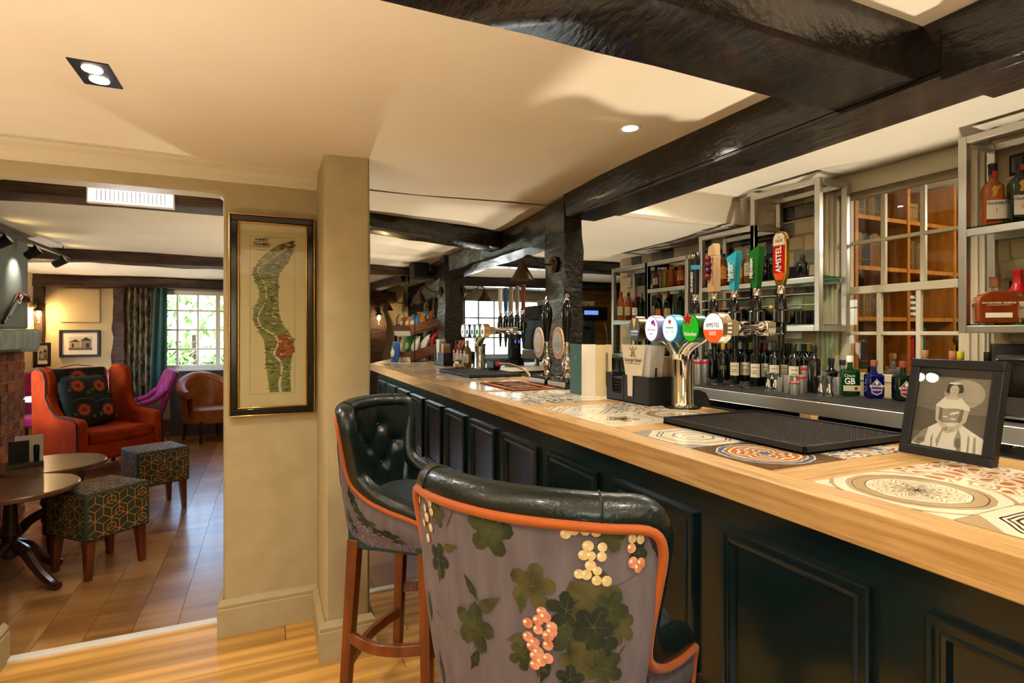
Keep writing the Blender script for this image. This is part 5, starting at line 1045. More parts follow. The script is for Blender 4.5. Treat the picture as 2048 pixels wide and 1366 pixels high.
for i, (u, cap, gl) in enumerate(((1850, '#b07a52', 'clear_spirit'), (1905, '#b07a52', 'amber'), (1921, '#c8b414', 'yellow_liquor'), (1975, '#26262a', 'wine_glass'))):
    p = P(u, X=3.1); p.z = 1.0588; bottle('tall', p, gl, cap, '#d8d0bc', ('clear bottle with cork top half hidden by the portrait frame', 'amber bottle with cork top behind the portrait frame', 'yellow-capped bottle behind the portrait frame', 'black bottle with silver cap right of the portrait frame')[i], 'bottles behind the portrait')
# whisky shelf
def whisky(u, z, X, h, w, glass, label):
    p = P(u, X=X); p.z = z; t = thing('whisky_bottle', label, 'bottle', p, R(-42), 'whisky bottles on the steel shelf')
    b = MB(); rings = [(.9, 0), (1, .004), (1, .58), (.94, .64), (.6, .7), (.36, .74), (.34, .82)]
    for k, (s, zz) in enumerate(rings):
        for a in range(24):
            th_ = 2 * math.pi * a / 24; e = .55 if k < 4 else .85; cx_, cy_ = math.cos(th_), math.sin(th_); b.v.append((w / 2 * s * math.copysign(abs(cx_) ** e, cx_), w / 2 * .86 * s * math.copysign(abs(cy_) ** e, cy_), h * zz))
    for k in range(len(rings) - 1): b.f += [(k * 24 + i, k * 24 + (i + 1) % 24, k * 24 + 24 + (i + 1) % 24, k * 24 + 24 + i) for i in range(24)]
    b.f += [tuple(range(23, -1, -1)), tuple(range((len(rings) - 1) * 24, len(rings) * 24))]; b.build('glass_body', glass, t, smooth=50)
    MB().lathe([(.016, h * .82), (.0165, h * .94), (.0175, h * .945), (.0175, h)], 14).build('cap', plain('#161416', .35), t)
    return t, w * .43
zs = 1.909
for u, gl, l, num in ((1985, 'amber', 'amber whisky bottle with cream label and stag on the top steel shelf', '1'), (2040, 'dark_green_glass', 'dark green whisky bottle with gold stag at the right edge', '12')):
    t, yd = whisky(u, zs, 3.06, .292, .082, gl, l)
    f = lambda x, z: Vector((x, -yd / 1 * .86 / .86 - .0015, z))
    MB().box(-.038, .038, -yd * 1.0 - .001, -yd + .0, .032, .118).build('label', 'paper', t, smooth=0); text('Glenfiddich', .021, plain('#3a3630'), t, f(0, .104), (1, 0, 0), (0, 0, 1), sx=.8); text(num, .03, plain('#a88a40'), t, f(0, .068), (1, 0, 0), (0, 0, 1)); MB().box(-.038, .038, -yd - .0012, -yd, .022, .03).build('label_foot', 'bronze', t, smooth=0)
    flat([[f(x, z) for x, z in ((-.018, .135), (-.004, .135), (.004, .15), (.018, .158), (.012, .172), (.02, .186), (.004, .178), (-.008, .186), (-.02, .172), (-.012, .155))]], 'stag', 'brass', t); flat([[Vector((x, -.0185, z)) for x, z in ((-.009, .232), (.009, .232), (.009, .255), (-.009, .255))]], 'neck_shield', plain('#b01818'), t)
p = P(1990, X=3.03); t = thing('whisky_bottle', 'flat round-shouldered bourbon flask with narrow cream label', 'bottle', (p.x, p.y, 1.4635), R(-42), 'whisky bottles on the steel shelf')
MB().prism([(-.075, .004), (-.07, 0), (.07, 0), (.075, .004), (.077, .09), (.07, .118), (.05, .138), (.02, .148), (-.02, .148), (-.05, .138), (-.07, .118), (-.077, .09)], -.032, .032, 'y').build('glass_body', 'amber_dark', t, bev=.012, seg=3); MB().lathe([(.016, .145), (.014, .16), (.014, .165)], 14).build('neck', 'clear_spirit', t); MB().lathe([(.02, .165), (.021, .2), (.021, .203), (.022, .205), (.022, .212)], 14).build('stopper', plain('#7a4a22', .4), t)
flat([[Vector((x, -.0335, z)) for x, z in ((-.05, .026), (.05, .026), (.05, .048), (-.05, .048))]], 'label', 'paper', t); text('WOODFORD RESERVE', .0125, plain('#e8dcc0'), t, (0, -.034, .092), (1, 0, 0), (0, 0, 1)); flat([[Vector((x, -.0335, z)) for x, z in ((-.045, .082), (.045, .082), (.045, .0835), (-.045, .0835))]], 'rule', plain('#e8dcc0'), t)
p = P(2036, X=3.155); t = thing('whisky_bottle', 'bourbon bottle with a red wax-dipped neck at the right edge', 'bottle', (p.x, p.y, 1.4635), R(-42), 'whisky bottles on the steel shelf')
MB().lathe([(.04, 0), (.045, .004), (.045, .12), (.036, .145), (.024, .165)], 18).build('glass_body', 'amber_dark', t, smooth=50); MB().lathe([(.036, .148), (.026, .168), (.019, .19), (.0175, .23), (.02, .235), (.02, .248)], 16).build('wax', plain('#b80c18', .25), t); arc_label(t, .045, .025, .1, '#cdb892', face=Vector((0, -1, 0))); text("MAKER'S MARK", .013, plain('#3a2a1a'), t, (0, -.047, .07), (1, 0, 0), (0, 0, 1))
# stepped shelving
def sb(kind, u, X, z, gl, cap, lab, label, sc=1.0): p = P(u, X=X); p.z = z; return bottle(kind, p, gl, cap, lab, label, 'bottles on the stepped steel shelving', sc)
zA, zB_, zC = 1.5385, 1.7985, 1.7635
for a in (('tall', 1242, 3.06, zA, 'amber', '#b01828', '#d8c8a8', 'amber bottle with red cap at the left end of the steel shelving', 1.0), ('tall', 1257, 3.08, zA, 'amber_dark', '#16120f', '#c8a878', 'dark amber bottle second on the left steel shelf', .95), ('wine', 1271, 3.06, zA, 'red_liquor', '#c01424', '#e0d4c0', 'bottle with a red ribbon neck on the left steel shelf', .85), ('wine', 1283, 3.1, zA, 'dark_green_glass', '#3a8a20', None, 'green-capped dark bottle on the left steel shelf', .85),
          ('spirit', 1312, 3.06, zB_, 'red_liquor', '#1a1616', '#e4d4cc', 'dark red bottle with pale round label on the upper steel shelf', .72), ('jar', 1329, 3.06, zB_, 'yellow_liquor', '#d8d0b0', None, 'pale yellow bottle on the upper steel shelf', 1.0), ('jar', 1344, 3.08, zB_, 'amber', '#c88a30', None, 'orange liqueur bottle on the upper steel shelf', 1.0), ('jar', 1362, 3.08, zB_, 'amber', '#b04a18', '#d8803a', 'deep orange bottle beside the black tap handle', 1.0),
          ('wine', 1317, 3.06, 1.5085, 'wine_glass', '#d8581c', '#d87020', 'dark bottle with orange neck and orange seal on the middle steel shelf', .9), ('wine', 1336, 3.08, 1.5085, 'wine_glass', '#c84a1c', '#c8a060', 'dark bottle with orange neck right of the orange-sealed one', .9), ('wine', 1361, 3.1, 1.5085, 'dark_green_glass', '#1a8a30', None, 'dark bottle with bright green cap on the middle steel shelf', .9),
          ('beer', 1427, 3.05, zC, 'amber_dark', '#1a1412', '#6a7a2a', 'brown beer bottle with round green label behind the berry handle', 1.1), ('beer', 1447, 3.08, zC, 'amber_dark', '#1a1412', '#c87a2a', 'brown beer bottle with amber label behind the teal handle', 1.1), ('beer', 1479, 3.05, zC, 'amber', '#8a1c18', '#d87a30', 'bottle with orange label right of the teal handle', .95), ('beer', 1497, 3.07, zC, 'yellow_liquor', '#8a8478', '#b0a890', 'clear golden bottle left of the green handle', 1.1), ('jar', 1530, 3.08, zC, 'wine_glass', '#1a1616', None, 'dark jar right of the green tap handle', .9), ('jar', 1545, 3.08, zC, 'dark_green_glass', '#50603a', None, 'olive jar left of the red tap handle', .9), ('squat', 1605, 3.08, zC, 'wine_glass', '#1a1616', None, 'black squat bottle at the right end of the stepped shelving', .85)): sb(*a)
for i, (u, c) in enumerate(((1443, '#6d1820'), (1478, '#b01420'), (1500, '#26201e'), (1516, '#7a1824'), (1545, '#b8862e'))):
    p = P(u, X=2.97); t = bottle('wine', (p.x + .02, p.y, 1.59), 'wine_glass', c, None, 'wine bottle lying in the steel rack, %s from the left' % nth[i], 'lying wine bottles'); t.scale = (.8,) * 3; t.rotation_euler = (0, R(-68), R(8)); t.location = (p.x + .16, p.y, 1.5)
for i, u in enumerate((1440, 1475, 1512, 1535, 1600)):
    p = P(u, X=3.07); tag(MB().lathe([(.026, 0), (.032, .004), (.036, .085), (.034, .085), (.03, .01), (.001, .008)], 16, cap=False).build('tumbler', 'wine_glass', None, (p.x, p.y, 1.4725)), 'dark tumbler on the bottom steel shelf, %s from the left' % nth[i], 'tumbler', 'dark tumblers on the steel shelf')
for i, u in enumerate((1256, 1266, 1276, 1287)):
    p = P(u, X=3.02); tag(MB().lathe([(.012, 0), (.02, .006), (.022, .02), (.016, .034), (.005, .038)], 12).build('small_jar', 'black_gloss', None, (p.x, p.y, 1.2425)), 'small black jar on the lowest steel shelf, %s from the left' % nth[i], 'jar', 'small black jars')
for i, u in enumerate((1303, 1317)):
    p = P(u, X=3.02); tag(MB().box(-.03, .03, -.035, .035, 0, .03).build('coaster_stack', 'paper', None, (p.x, p.y, 1.2425), bev=.006), 'stack of white coasters on the lowest steel shelf, %s one' % ('left', 'right')[i], 'coasters', 'white coaster stacks')
gm_ = MB().lathe([(.028, 0), (.03, .003), (.042, .15), (.04, .15), (.028, .012), (.001, .01)], 16, cap=False).mesh('pint_glass', 'glass_thin', 50)
k = 0
for i in range(3):
    for j in range(4):
        o = bpy.data.objects.new('pint_glass', gm_); col.objects.link(o); o.location = (2.72 + .1 * i, 3.82 + .1 * j, 1.0585); tag(o, 'clear pint glass on the back counter, row %s from the viewer, %s from the aisle' % (nth[j], nth[i]), 'glass', 'pint glasses on the back counter')
sk = thing('bar_tap', 'arched chrome water tap behind the leaflets', 'tap', (1.75, 2.32, 1.0)); MB().tube(cat_rom([(0, 0, 0), (0, 0, .2), (-.01, -.03, .27), (-.02, -.07, .27), (-.03, -.1, .2)], 16), .009, 10).build('spout', 'chrome', sk); MB().lathe([(.025, 0), (.02, .03)], 14).build('base', 'chrome', sk)
tag(MB().box(1.64, 2.05, 1.4, 3.3, 0, 1.0).build('sink_unit', 'steel', bev=.004), 'steel sink unit behind the bar under the water tap', 'sink unit')
pl_ = thing('potted_herb', 'small bright green plant above the leaflets', 'plant', (2.85, 4.44, 1.0588)); MB().lathe([(.04, 0), (.055, .1), (.05, .1), (.04, .02)], 14, cap=False).build('pot', 'black', pl_)
b = MB(); q = random.Random(3)
for _ in range(90): a, r_ = q.random() * 6.28, .07 * q.random() ** .5; c = Vector((r_ * math.cos(a), r_ * math.sin(a), .1 + .08 * q.random())); m = Matrix.Rotation(q.random() * 6, 3, 'Z') @ Matrix.Rotation(q.random() * 2, 3, 'X'); b.add([c + m @ Vector(w_) for w_ in ((0, -.02, 0), (.014, 0, .004), (0, .02, 0), (-.014, 0, .004))], [(0, 1, 2, 3)])
b.build('foliage', plain('#3f9a1c', .6), pl_, smooth=0)['kind'] = 'stuff'
# far counter, coffee machine, grinder
fcn = thing('service_counter', 'pale stone-topped counter under the far bar window', 'counter', (0, 0, 0))
MB().box(2.0, 4.3, 6.35, 7.3, .93, .985).build('stone_top', 'cream_paint', fcn, bev=.004)
for i in range(4): MB().box(2.03 + .56 * i, 2.57 + .56 * i, 6.4, 6.42, .08, .9).build('cupboard_door', plain('#6d5840'), fcn, bev=.004)
MB().box(2.02, 4.28, 6.42, 7.28, 0, .93).build('carcass', plain('#4a3c2c'), fcn)
cm = thing('coffee_machine', 'black and steel espresso machine stacked with white cups', 'coffee machine', (3.85, 6.8, .985)); cm.scale = (1.25, 1.2, 1.3)
MB().box(-.42, .42, -.2, .25, .06, .16).build('drip_tray', 'steel', cm, bev=.01); MB().box(-.42, .42, .0, .25, .16, .5).build('body', plain('#5a6e74', .3), cm, bev=.02); MB().box(-.44, .44, -.24, .26, .47, .62).build('head', 'black', cm, bev=.02)
MB().box(-.3, .38, -.245, -.235, .52, .585).build('control_panel', 'black_gloss', cm); MB().box(.12, .3, -.249, -.244, .53, .575).build('display', lit('#5a7ac8', 1.2), cm)
for x in (-.2, .15):
    gh = MB().lathe([(.035, .4), (.035, .48)], 14, (x, -.14, 0)).build('group_head', 'chrome', cm); MB().tube([(x, -.14, .4), (x, -.32, .38)], .014, 8).build('portafilter_handle', 'black', cm)
for x in (-.36, .4): MB().tube(cat_rom([(x, -.2, .46), (x, -.26, .36), (x, -.28, .2)], 8), .007, 8).build('steam_wand', 'chrome', cm)
for x in (-.35, .35): MB().lathe([(.03, 0), (.02, .06)], 10, (x, 0, 0)).build('foot', 'steel', cm)
cup = MB().lathe([(.022, 0), (.03, .01), (.04, .06), (.037, .06), (.026, .012), (.001, .01)], 14, cap=False).mesh('coffee_cup', 'white', 50)
for k in range(10):
    o = bpy.data.objects.new('coffee_cup', cup); col.objects.link(o); o.location = (3.45 + .095 * (k % 9), 6.65 + .1 * (k // 9) + .02 * (k % 2), 1.793); o.scale = (1.25,) * 3; tag(o, 'white cup on top of the coffee machine, %s from the left' % nth[k], 'cup', 'cups on the coffee machine')
gd = thing('coffee_grinder', 'black coffee grinder in front of the far bar window', 'coffee grinder', (3.05, 6.75, .985)); MB().lathe([(.13, 0), (.13, .08), (.09, .1), (.085, .36), (.1, .38), (.1, .42)], 16).build('body', 'black', gd); MB().lathe([(.06, .42), (.11, .5), (.12, .62), (.11, .62)], 16).build('hopper', 'glass_thin', gd); MB().box(-.03, .03, -.1, -.08, .3, .34).build('display', lit('#4a5ae0', 1.5), gd)
hr = thing('horse_figurine', 'dark cast horse figurine on the counter by the far window', 'figurine', (2.35, 6.55, .985), R(10)); MB().ball((0, 0, .15), (.11, .045, .055), 14, 8).ball((-.12, 0, .22), (.05, .028, .04)).tube([(-.07, 0, .17), (-.12, 0, .24), (-.155, 0, .2), (-.18, 0, .18)], [.04, .032, .025, .016], 10).tube([(.1, 0, .17), (.14, 0, .13), (.145, 0, .06)], [.012, .014, .006], 8).build('body', plain('#14161c', .35), hr)
for x, y in ((-.07, .03), (-.06, -.03), (.07, .03), (.08, -.03)): MB().tube([(x, y, .13), (x - .01, y, .07), (x, y, .01), (x - .015, y, 0)], [.024, .014, .011, .014], 8).build('leg', plain('#14161c', .35), hr)
# ---- cone lamps on the posts
def cone_lamp(label, mount, dx, dy, power=5):
    t = thing('wall_lamp', label, 'wall lamp', mount); d = Vector((dx, dy, 0)); n = d.normalized(); m = n.to_track_quat('Z', 'Y').to_matrix().to_4x4()
    MB().lathe([(.05, 0), (.05, .008), (.034, .014), (.03, .024), (.012, .028)], 20, mtx=m).build('backplate', 'bronze', t)
    MB().tube(cat_rom([n * .02, n * .09 + Vector((0, 0, .0)), n * .16 + Vector((0, 0, .045)), n * .2 + Vector((0, 0, .03)), n * .21 + Vector((0, 0, -.01))], 16), .006, 8).build('arm', 'bronze', t)
    c = n * .21; MB().lathe([(.015, .01), (.019, -.01), (.07, -.1), (.068, -.1), (.016, -.014), (.012, 0)], 24, c, cap=False).build('shade', 'bronze', t); MB().ball(c + Vector((0, 0, -.06)), .02, 12, 8).build('bulb', 'bulb', t)
    lamp('lamp', 'SPOT', c + Vector((0, 0, -.085)), power, WARM, .025, spot=140, parent=t)
cone_lamp('bronze cone lamp on the post behind the hand pumps', (1.572, 2.9, 1.83), -1, 0)
cone_lamp('bronze cone lamp above the snack baskets', (1.57, 5.24, 1.83), -1, .15)
cone_lamp('bronze cone lamp on the staff side of the second post', (1.75, 5.08, 1.83), .8, -.5)
cone_lamp('bronze cone lamp on the last bar post', (1.58, 6.86, 1.8), -1, 0)
sp_ = thing('loudspeaker', 'small black loudspeaker hung under the beam past the second post', 'loudspeaker', (1.48, 5.75, 2.0)); MB().box(-.08, .08, -.09, .09, 0, .24).build('cabinet', 'black', sp_, bev=.008); MB().box(-.083, -.079, -.08, .08, .01, .23).build('grille', 'rubber', sp_); MB().tube([(.08, 0, .12), (.1, 0, .16)], .012, 8).build('bracket', 'black', sp_)

for i, (y, gl, cap) in enumerate(((4.76, 'amber_dark', '#1a1412'), (4.66, 'amber', '#b04a18'), (4.56, 'red_liquor', '#c8643a'), (4.47, 'yellow_liquor', '#8a8478'))): bottle('spirit', (1.575, y, ZB), gl, cap, '#ddd6c8', ('dark amber bottle behind the far caddy', 'amber bottle with orange cap near the far tap tower', 'red liqueur bottle near the far tap tower', 'pale bottle closest to the far tap tower')[i], 'bottles behind the far tap tower', .9)
# ================================================================== framed map
mp_ = thing('framed_map', 'tall black and gold framed antique river map on the beige wall', 'picture', (.025, 2.898, 1.505))
fw, fh = .19, .48
def rectframe(hw, hh, bw, y0, y1, name, mat, parent, bev=.003):
    for a, b, c, d in ((-hw, hw, -hh, -hh + bw), (-hw, hw, hh - bw, hh), (-hw, -hw + bw, -hh + bw, hh - bw), (hw - bw, hw, -hh + bw, hh - bw)): MB().box(a, b, y0, y1, c, d).build(name, mat, parent, bev=bev)
rectframe(fw, fh, .007, -.03, 0, 'gilt_edge', 'brass', mp_); rectframe(fw - .007, fh - .007, .028, -.026, 0, 'frame_rail', 'black_gloss', mp_); rectframe(fw - .035, fh - .035, .008, -.022, 0, 'gilt_slip', 'brass', mp_)
MB().box(-fw + .04, fw - .04, -.012, -.004, -fh + .04, fh - .04).build('mount_board', 'cream_paper', mp_)
def mc(x, y): return ((x - 250) / 400 * .38, (825 - y) / 950 * .96)
dep = [-.0122]
def mflat(polys, name, mat):
    dep[0] -= .0002; return flat([[Vector((x, dep[0], z)) for x, z in q] for q in polys], name, mat, mp_)
M('map_green', '#6d7434', .8, c2='#8a8a48', scale=30); M('map_orange', '#8a3c16', .8, c2='#b8642a', scale=60)
left_ = [(345, 465), (300, 475), (255, 500), (205, 540), (175, 580), (155, 620), (165, 660), (185, 700), (185, 740), (160, 790), (155, 840), (175, 890), (205, 940), (215, 990), (215, 1060), (225, 1120), (235, 1193)]
right_ = [(347, 480), (345, 520), (325, 560), (300, 595), (285, 615), (275, 640), (275, 680), (275, 720), (275, 770), (280, 820), (290, 860), (320, 900), (345, 940), (348, 990), (335, 1040), (330, 1110), (335, 1193)]
b = MB(); dep[0] -= .0002; v = []
for a, c in zip(left_, right_): v += [(mc(*a)[0], dep[0], mc(*a)[1]), (mc(*c)[0], dep[0], mc(*c)[1])]
b.add(v, [(2 * i, 2 * i + 2, 2 * i + 3, 2 * i + 1) for i in range(16)]); b.build('printed_land', 'map_green', mp_, smooth=0)
mflat([[mc(300 + 50 * math.cos(a) * (1 + .12 * math.sin(5 * a)), 975 + 62 * math.sin(a)) for a in [2 * math.pi * k / 30 for k in range(30)]][::-1]], 'printed_town', 'map_orange')
riv = cat_rom([(*mc(x, y), 0) for x, y in ((335, 480), (290, 520), (235, 560), (180, 605), (190, 640), (215, 690), (215, 760), (180, 830), (195, 880), (225, 900), (265, 930), (270, 970), (255, 1010), (285, 1050), (290, 1100), (280, 1150), (285, 1193))], 80)
b = MB(); dep[0] -= .0002; v = []
for i, p in enumerate(riv):
    tt = (riv[min(i + 1, 79)] - riv[max(i - 1, 0)]).normalized(); n_ = Vector((-tt.y, tt.x, 0)) * (.0022 + .0045 * (i / 79) ** 2); v += [(p.x - n_.x, dep[0], p.y - n_.y), (p.x + n_.x, dep[0], p.y + n_.y)]
b.add(v, [(2 * i, 2 * i + 1, 2 * i + 3, 2 * i + 2) for i in range(79)]); b.build('printed_river', plain('#cfc4a8', .8), mp_, smooth=0)
q = random.Random(12); marks = {'#2a3018': [], '#7a3418': [], '#e0d4b4': []}
for _ in range(420):
    i = q.random() * 15.9; k = int(i); f = i - k; a = [left_[k][j] + (left_[k + 1][j] - left_[k][j]) * f for j in (0, 1)]; c = [right_[k][j] + (right_[k + 1][j] - right_[k][j]) * f for j in (0, 1)]; w_ = q.uniform(-.04, 1.02); x, z = mc(a[0] + (c[0] - a[0]) * w_, a[1] + (c[1] - a[1]) * w_); l, h_ = q.uniform(.003, .011), q.uniform(.0008, .0022); an = q.gauss(0, .25); marks[q.choice(('#2a3018', '#2a3018', '#2a3018', '#7a3418', '#e0d4b4'))].append([(x - l, z - l * an - h_), (x + l, z + l * an - h_), (x + l, z + l * an + h_), (x - l, z - l * an + h_)])
for c, ps in marks.items(): mflat(ps, 'printed_marks', plain(c, .8))['kind'] = 'stuff'
(x0, z1), (x1, z0) = mc(143, 452), mc(352, 1200)
mflat([[(x0, z0), (x1, z0), (x1, z0 + .001), (x0, z0 + .001)], [(x0, z1), (x1, z1), (x1, z1 + .001), (x0, z1 + .001)], [(x0, z0), (x0 + .001, z0), (x0 + .001, z1), (x0, z1)], [(x1, z0), (x1 + .001, z0), (x1 + .001, z1), (x1, z1)]], 'printed_border', plain('#3a3020', .8))
for w_, sz, y in (("BURNEY'S", .013, 466), ('THAMES', .02, 489)): text(w_, sz, plain('#3a3020', .8), mp_, (mc(197, y)[0], dep[0] - .0003, mc(197, y)[1]), (1, 0, 0), (0, 0, 1), bold=.01)
mflat([[(mc(197, y)[0] - w_ / 2 + k * w_ / n_, mc(197, y)[1]), (mc(197, y)[0] - w_ / 2 + (k + .6) * w_ / n_, mc(197, y)[1]), (mc(197, y)[0] - w_ / 2 + (k + .6) * w_ / n_, mc(197, y)[1] + .003), (mc(197, y)[0] - w_ / 2 + k * w_ / n_, mc(197, y)[1] + .003)] for y, w_, n_ in ((477, .06, 9), (503, .075, 12), (517, .05, 8)) for k in range(n_)], 'printed_fine_lettering', plain('#4a4030', .8))['kind'] = 'stuff'
MB().box(-fw + .036, fw - .036, -.0165, -.0155, -fh + .036, fh - .036).build('glass', 'glass_thin', mp_, smooth=0)
# ================================================================== emergency light on the first beam
el = thing('bulkhead_light', 'lit ribbed bulkhead light fixed to the first far beam', 'light fitting', (-.645, 3.435, 2.122))
MB().box(-.185, .185, -.03, .01, -.035, .035).build('housing', 'lightbox', el, bev=.006)
for k in range(17): MB().box(-.15 + k * .0185, -.146 + k * .0185, -.034, -.03, -.026, .03).build('rib', plain('#c8ccd8', .3), el)
rectframe(.19, .04, .006, -.033, .0, 'rim', 'white', el, .001)
lamp('lamp', 'AREA', (0, -.05, -.05), 7, (.85, .9, 1), .3, rot=(R(-50), 0, 0), parent=el)
# ================================================================== chimney breast
ch = struct(MB().prism([(-2.68, 5.5), (-2.68, 3.03), (-1.72, 3.03), (-1.72, 5.5)], 1.45, 2.2).build('wall_chimney', 'chimney_blue', bev=.02), 'blue-grey plastered chimney breast')
struct(MB().box(-2.68, -1.75, 5.06, 5.49, 0, 1.3).box(-2.68, -1.775, 3.03, 3.08, 0, 1.3).build('wall_hearth', 'mortar', smooth=0), 'brick pier of the fireplace')
hp = bpy.data.objects['wall_hearth']; bmes = [MB().box(-.008, .008, 0, .205, 0, .062).mesh('brick', 'brick%d' % i, 0) for i in range(5)]; bm2 = [MB().box(0, .205, -.008, .008, 0, .062).mesh('brick', 'brick%d' % i, 0) for i in range(5)]
q = random.Random(2)
for j in range(17):
    z = .01 + j * .075
    for k in range(-1, 3):
        y0 = 5.065 + k * .218 + (.109 if j % 2 else 0)
        a, b_ = max(5.06, y0), min(5.49, y0 + .205)
        if b_ - a < .05: continue
        o = bpy.data.objects.new('brick', bmes[q.randrange(5)]); col.objects.link(o); o.parent = hp; o.location = (-1.749 + q.uniform(-.003, .003), a, z); o.scale = (1, (b_ - a) / .205, 1)
    for k in range(3): 
        o = bpy.data.objects.new('brick', bm2[q.randrange(5)]); col.objects.link(o); o.parent = hp; o.location = (-2.0 - k * .218 - (.1 if j % 2 else 0) + .0, 5.49, z)
tag(MB().rough((-1.72, 3.08, 1.365), (-1.72, 5.52, 1.365), .14, .165, 16, .005, seed=44).build('mantel_beam', 'mantel', smooth=40), 'weathered pale blue-grey mantel beam over the fireplace', 'mantel')
gun = thing('flintlock_pistol', 'antique pistol with red wooden stock hung on the chimney', 'pistol', (-1.7, 5.22, 1.66))
m = Matrix.Rotation(R(40), 4, 'X') # along y
def gx(b, n, mt_): b.xf(m).build(n, mt_, gun)
gx(MB().tube([(0, -.3, .03), (0, .02, .03)], [.012, .014], 10), 'barrel', 'bronze'); gx(MB().tube(cat_rom([(0, -.2, .012), (0, 0, .012), (0, .08, 0), (0, .13, -.05), (0, .15, -.09)], 14), [.013] * 6 + [.018] * 5 + [.022, .026, .024], 10), 'stock', plain('#8a2c14', .35)); gx(MB().ball((0, .152, -.1), .028, 10, 6), 'butt_cap', 'brass'); gx(MB().ball((.018, .03, .012), (.008, .035, .018)), 'lock_plate', 'steel'); gx(MB().tube(cat_rom([(0, .0, -.0), (0, .02, -.04), (0, .06, -.035), (0, .075, -.01)], 10), .004, 6), 'trigger_guard', 'brass')
# ================================================================== track lights
tr = thing('track_rail', 'black ceiling track with spotlights in the far room', 'track light', (-1.6, 4.6, 2.09)); MB().box(-.018, .018, -.3, 1.4, -.012, .012).build('rail', 'black', tr); MB().tube([(0, 1.25, .012), (0, 1.25, .1)], .004, 6).build('hanger', 'black', tr)
for i, y in enumerate((.1, .62, 1.2)):
    hd = MB().tube([(0, y, -.01), (0, y, -.05)], .006, 6).build('stem', 'black', tr); m_ = Matrix.Translation((-.01, y, -.07)) @ Matrix.Rotation(R(55), 4, 'Y'); MB().lathe([(.024, -.05), (.03, -.04), (.036, .05), (.033, .05), (.028, -.03)], 16, mtx=m_, cap=False).lathe([(.001, -.05), (.024, -.05)], 16, mtx=m_, cap=False).build('spot_head', 'black', tr); MB().lathe([(.001, .03), (.03, .03)], 14, mtx=m_, cap=False).build('lens', 'bulb', tr)
    lamp('lamp', 'SPOT', (-.02, y, -.12), 4, WARM, .03, rot=(0, R(50), 0), spot=90, parent=tr)
# ================================================================== far wall fittings
def lantern(label, loc, dx, power):
    t = thing('wall_lantern', label, 'wall lamp', loc); MB().lathe([(.04, 0), (.04, .012), (.01, .02)], 16, mtx=Matrix.Rotation(R(90), 4, 'X')).build('backplate', 'bronze', t); MB().tube([(0, -.01, 0), (dx, -.1, .0), (dx, -.1, -.03)], .006, 8).build('arm', 'bronze', t)
    MB().lathe([(.012, -.02), (.03, -.05), (.06, -.085), (.055, -.088)], 16, (dx, -.1, 0), cap=False).build('cap', 'bronze', t); MB().lathe([(.042, -.085), (.05, -.12), (.05, -.2), (.03, -.23)], 16, (dx, -.1, 0), cap=False).build('glass_jar', 'glass_thin', t); MB().ball((dx, -.1, -.13), (.024, .024, .034), 12, 8).build('bulb', 'bulb', t)
    lamp('lamp', 'POINT', (dx, -.1, -.13), power, (1, .66, .3), .03, parent=t)
lantern('lit glass lantern by the chimney on the far wall', (-2.72 + .12, 8.72, 1.78), .0, 55)
lantern('lit glass lantern on the gnarled post past the pier', (1.56, 8.6, 1.78), .0, 20)
def small_pic(label, x0, x1, z0, z1, y=8.798, pic=True):
    t = thing('framed_picture', label, 'picture', ((x0 + x1) / 2, y, (z0 + z1) / 2)); hw, hh = (x1 - x0) / 2, (z1 - z0) / 2
    rectframe(hw, hh, .03, -.025, 0, 'frame_rail', 'black', t); MB().box(-hw + .03, hw - .03, -.01, -.004, -hh + .03, hh - .03).build('mount', 'paper', t)
    f = lambda pts, n, c: flat([[Vector((x * hw, f.y, z * hh)) for x, z in pts]], n, plain(c, .7), t); f.y = -.0105
    for pts, n, c in (([(-.55, -.5), (.6, -.5), (.6, .5), (-.55, .5)], 'print_sky', '#c8bda8'), ([(-.55, -.5), (.6, -.5), (.6, -.32), (-.55, -.32)], 'print_road', '#6d5f52'), ([(-.5, -.32), (.0, -.32), (.0, .1), (-.2, .3), (-.5, .1)], 'print_house', '#a89880'), ([(.05, -.32), (.55, -.32), (.55, .2), (.3, .42), (.05, .2)], 'print_house', '#8a7a68'), ([(-.55, .1), (-.2, .32), (.02, .1)], 'print_roof', '#4a3a30'), ([(.0, .2), (.3, .46), (.6, .2)], 'print_roof', '#3a2e28'), ([(-.4, -.3), (-.3, -.3), (-.3, 0), (-.4, 0)], 'print_window', '#3a302a'), ([(.3, -.3), (.45, -.3), (.45, 0), (.3, 0)], 'print_window', '#30281f')): f(pts, n, c); f.y -= .0004
    return t
small_pic('black framed old photograph of houses under the wall panel', -2.44, -2.01, 1.11, 1.46)
small_pic('small dark framed picture beside the brick pier', -2.66, -2.5, 1.0, 1.3, y=8.70)
small_pic('narrow dark framed picture on the lit wall past the pier', 1.86, 2.1, 1.1, 1.5)
bl_ = thing('roller_blind', 'cream slatted wall panel above the small picture', 'wall panel', (-2.22, 8.795, 1.56)); MB().box(-.21, .21, -.02, 0, 0, .44).build('panel', 'wall_cream', bl_, bev=.003)
for k in range(14): MB().box(-.2, .2, -.024, -.02, .015 + k * .03, .042 + k * .03).build('slat', 'wall_cream', bl_)
def curtain(label, x0, x1, y, z0, z1, mat, folds, amp=.035, pinch=0):
    o = MB().grid(lambda a, b: (x0 + (x1 - x0) * a + pinch * (1 - b) * (.5 - a) * .6 + pinch * .4 * (1 - b), y - amp * (1 + math.sin(a * folds * 6.283)) * (.6 + .4 * b), z0 + (z1 - z0) * b), folds * 10, 10).build('curtain', mat, smooth=80); s = o.modifiers.new('t', 'SOLIDIFY'); s.thickness = .004
    return tag(o, label, 'curtain')
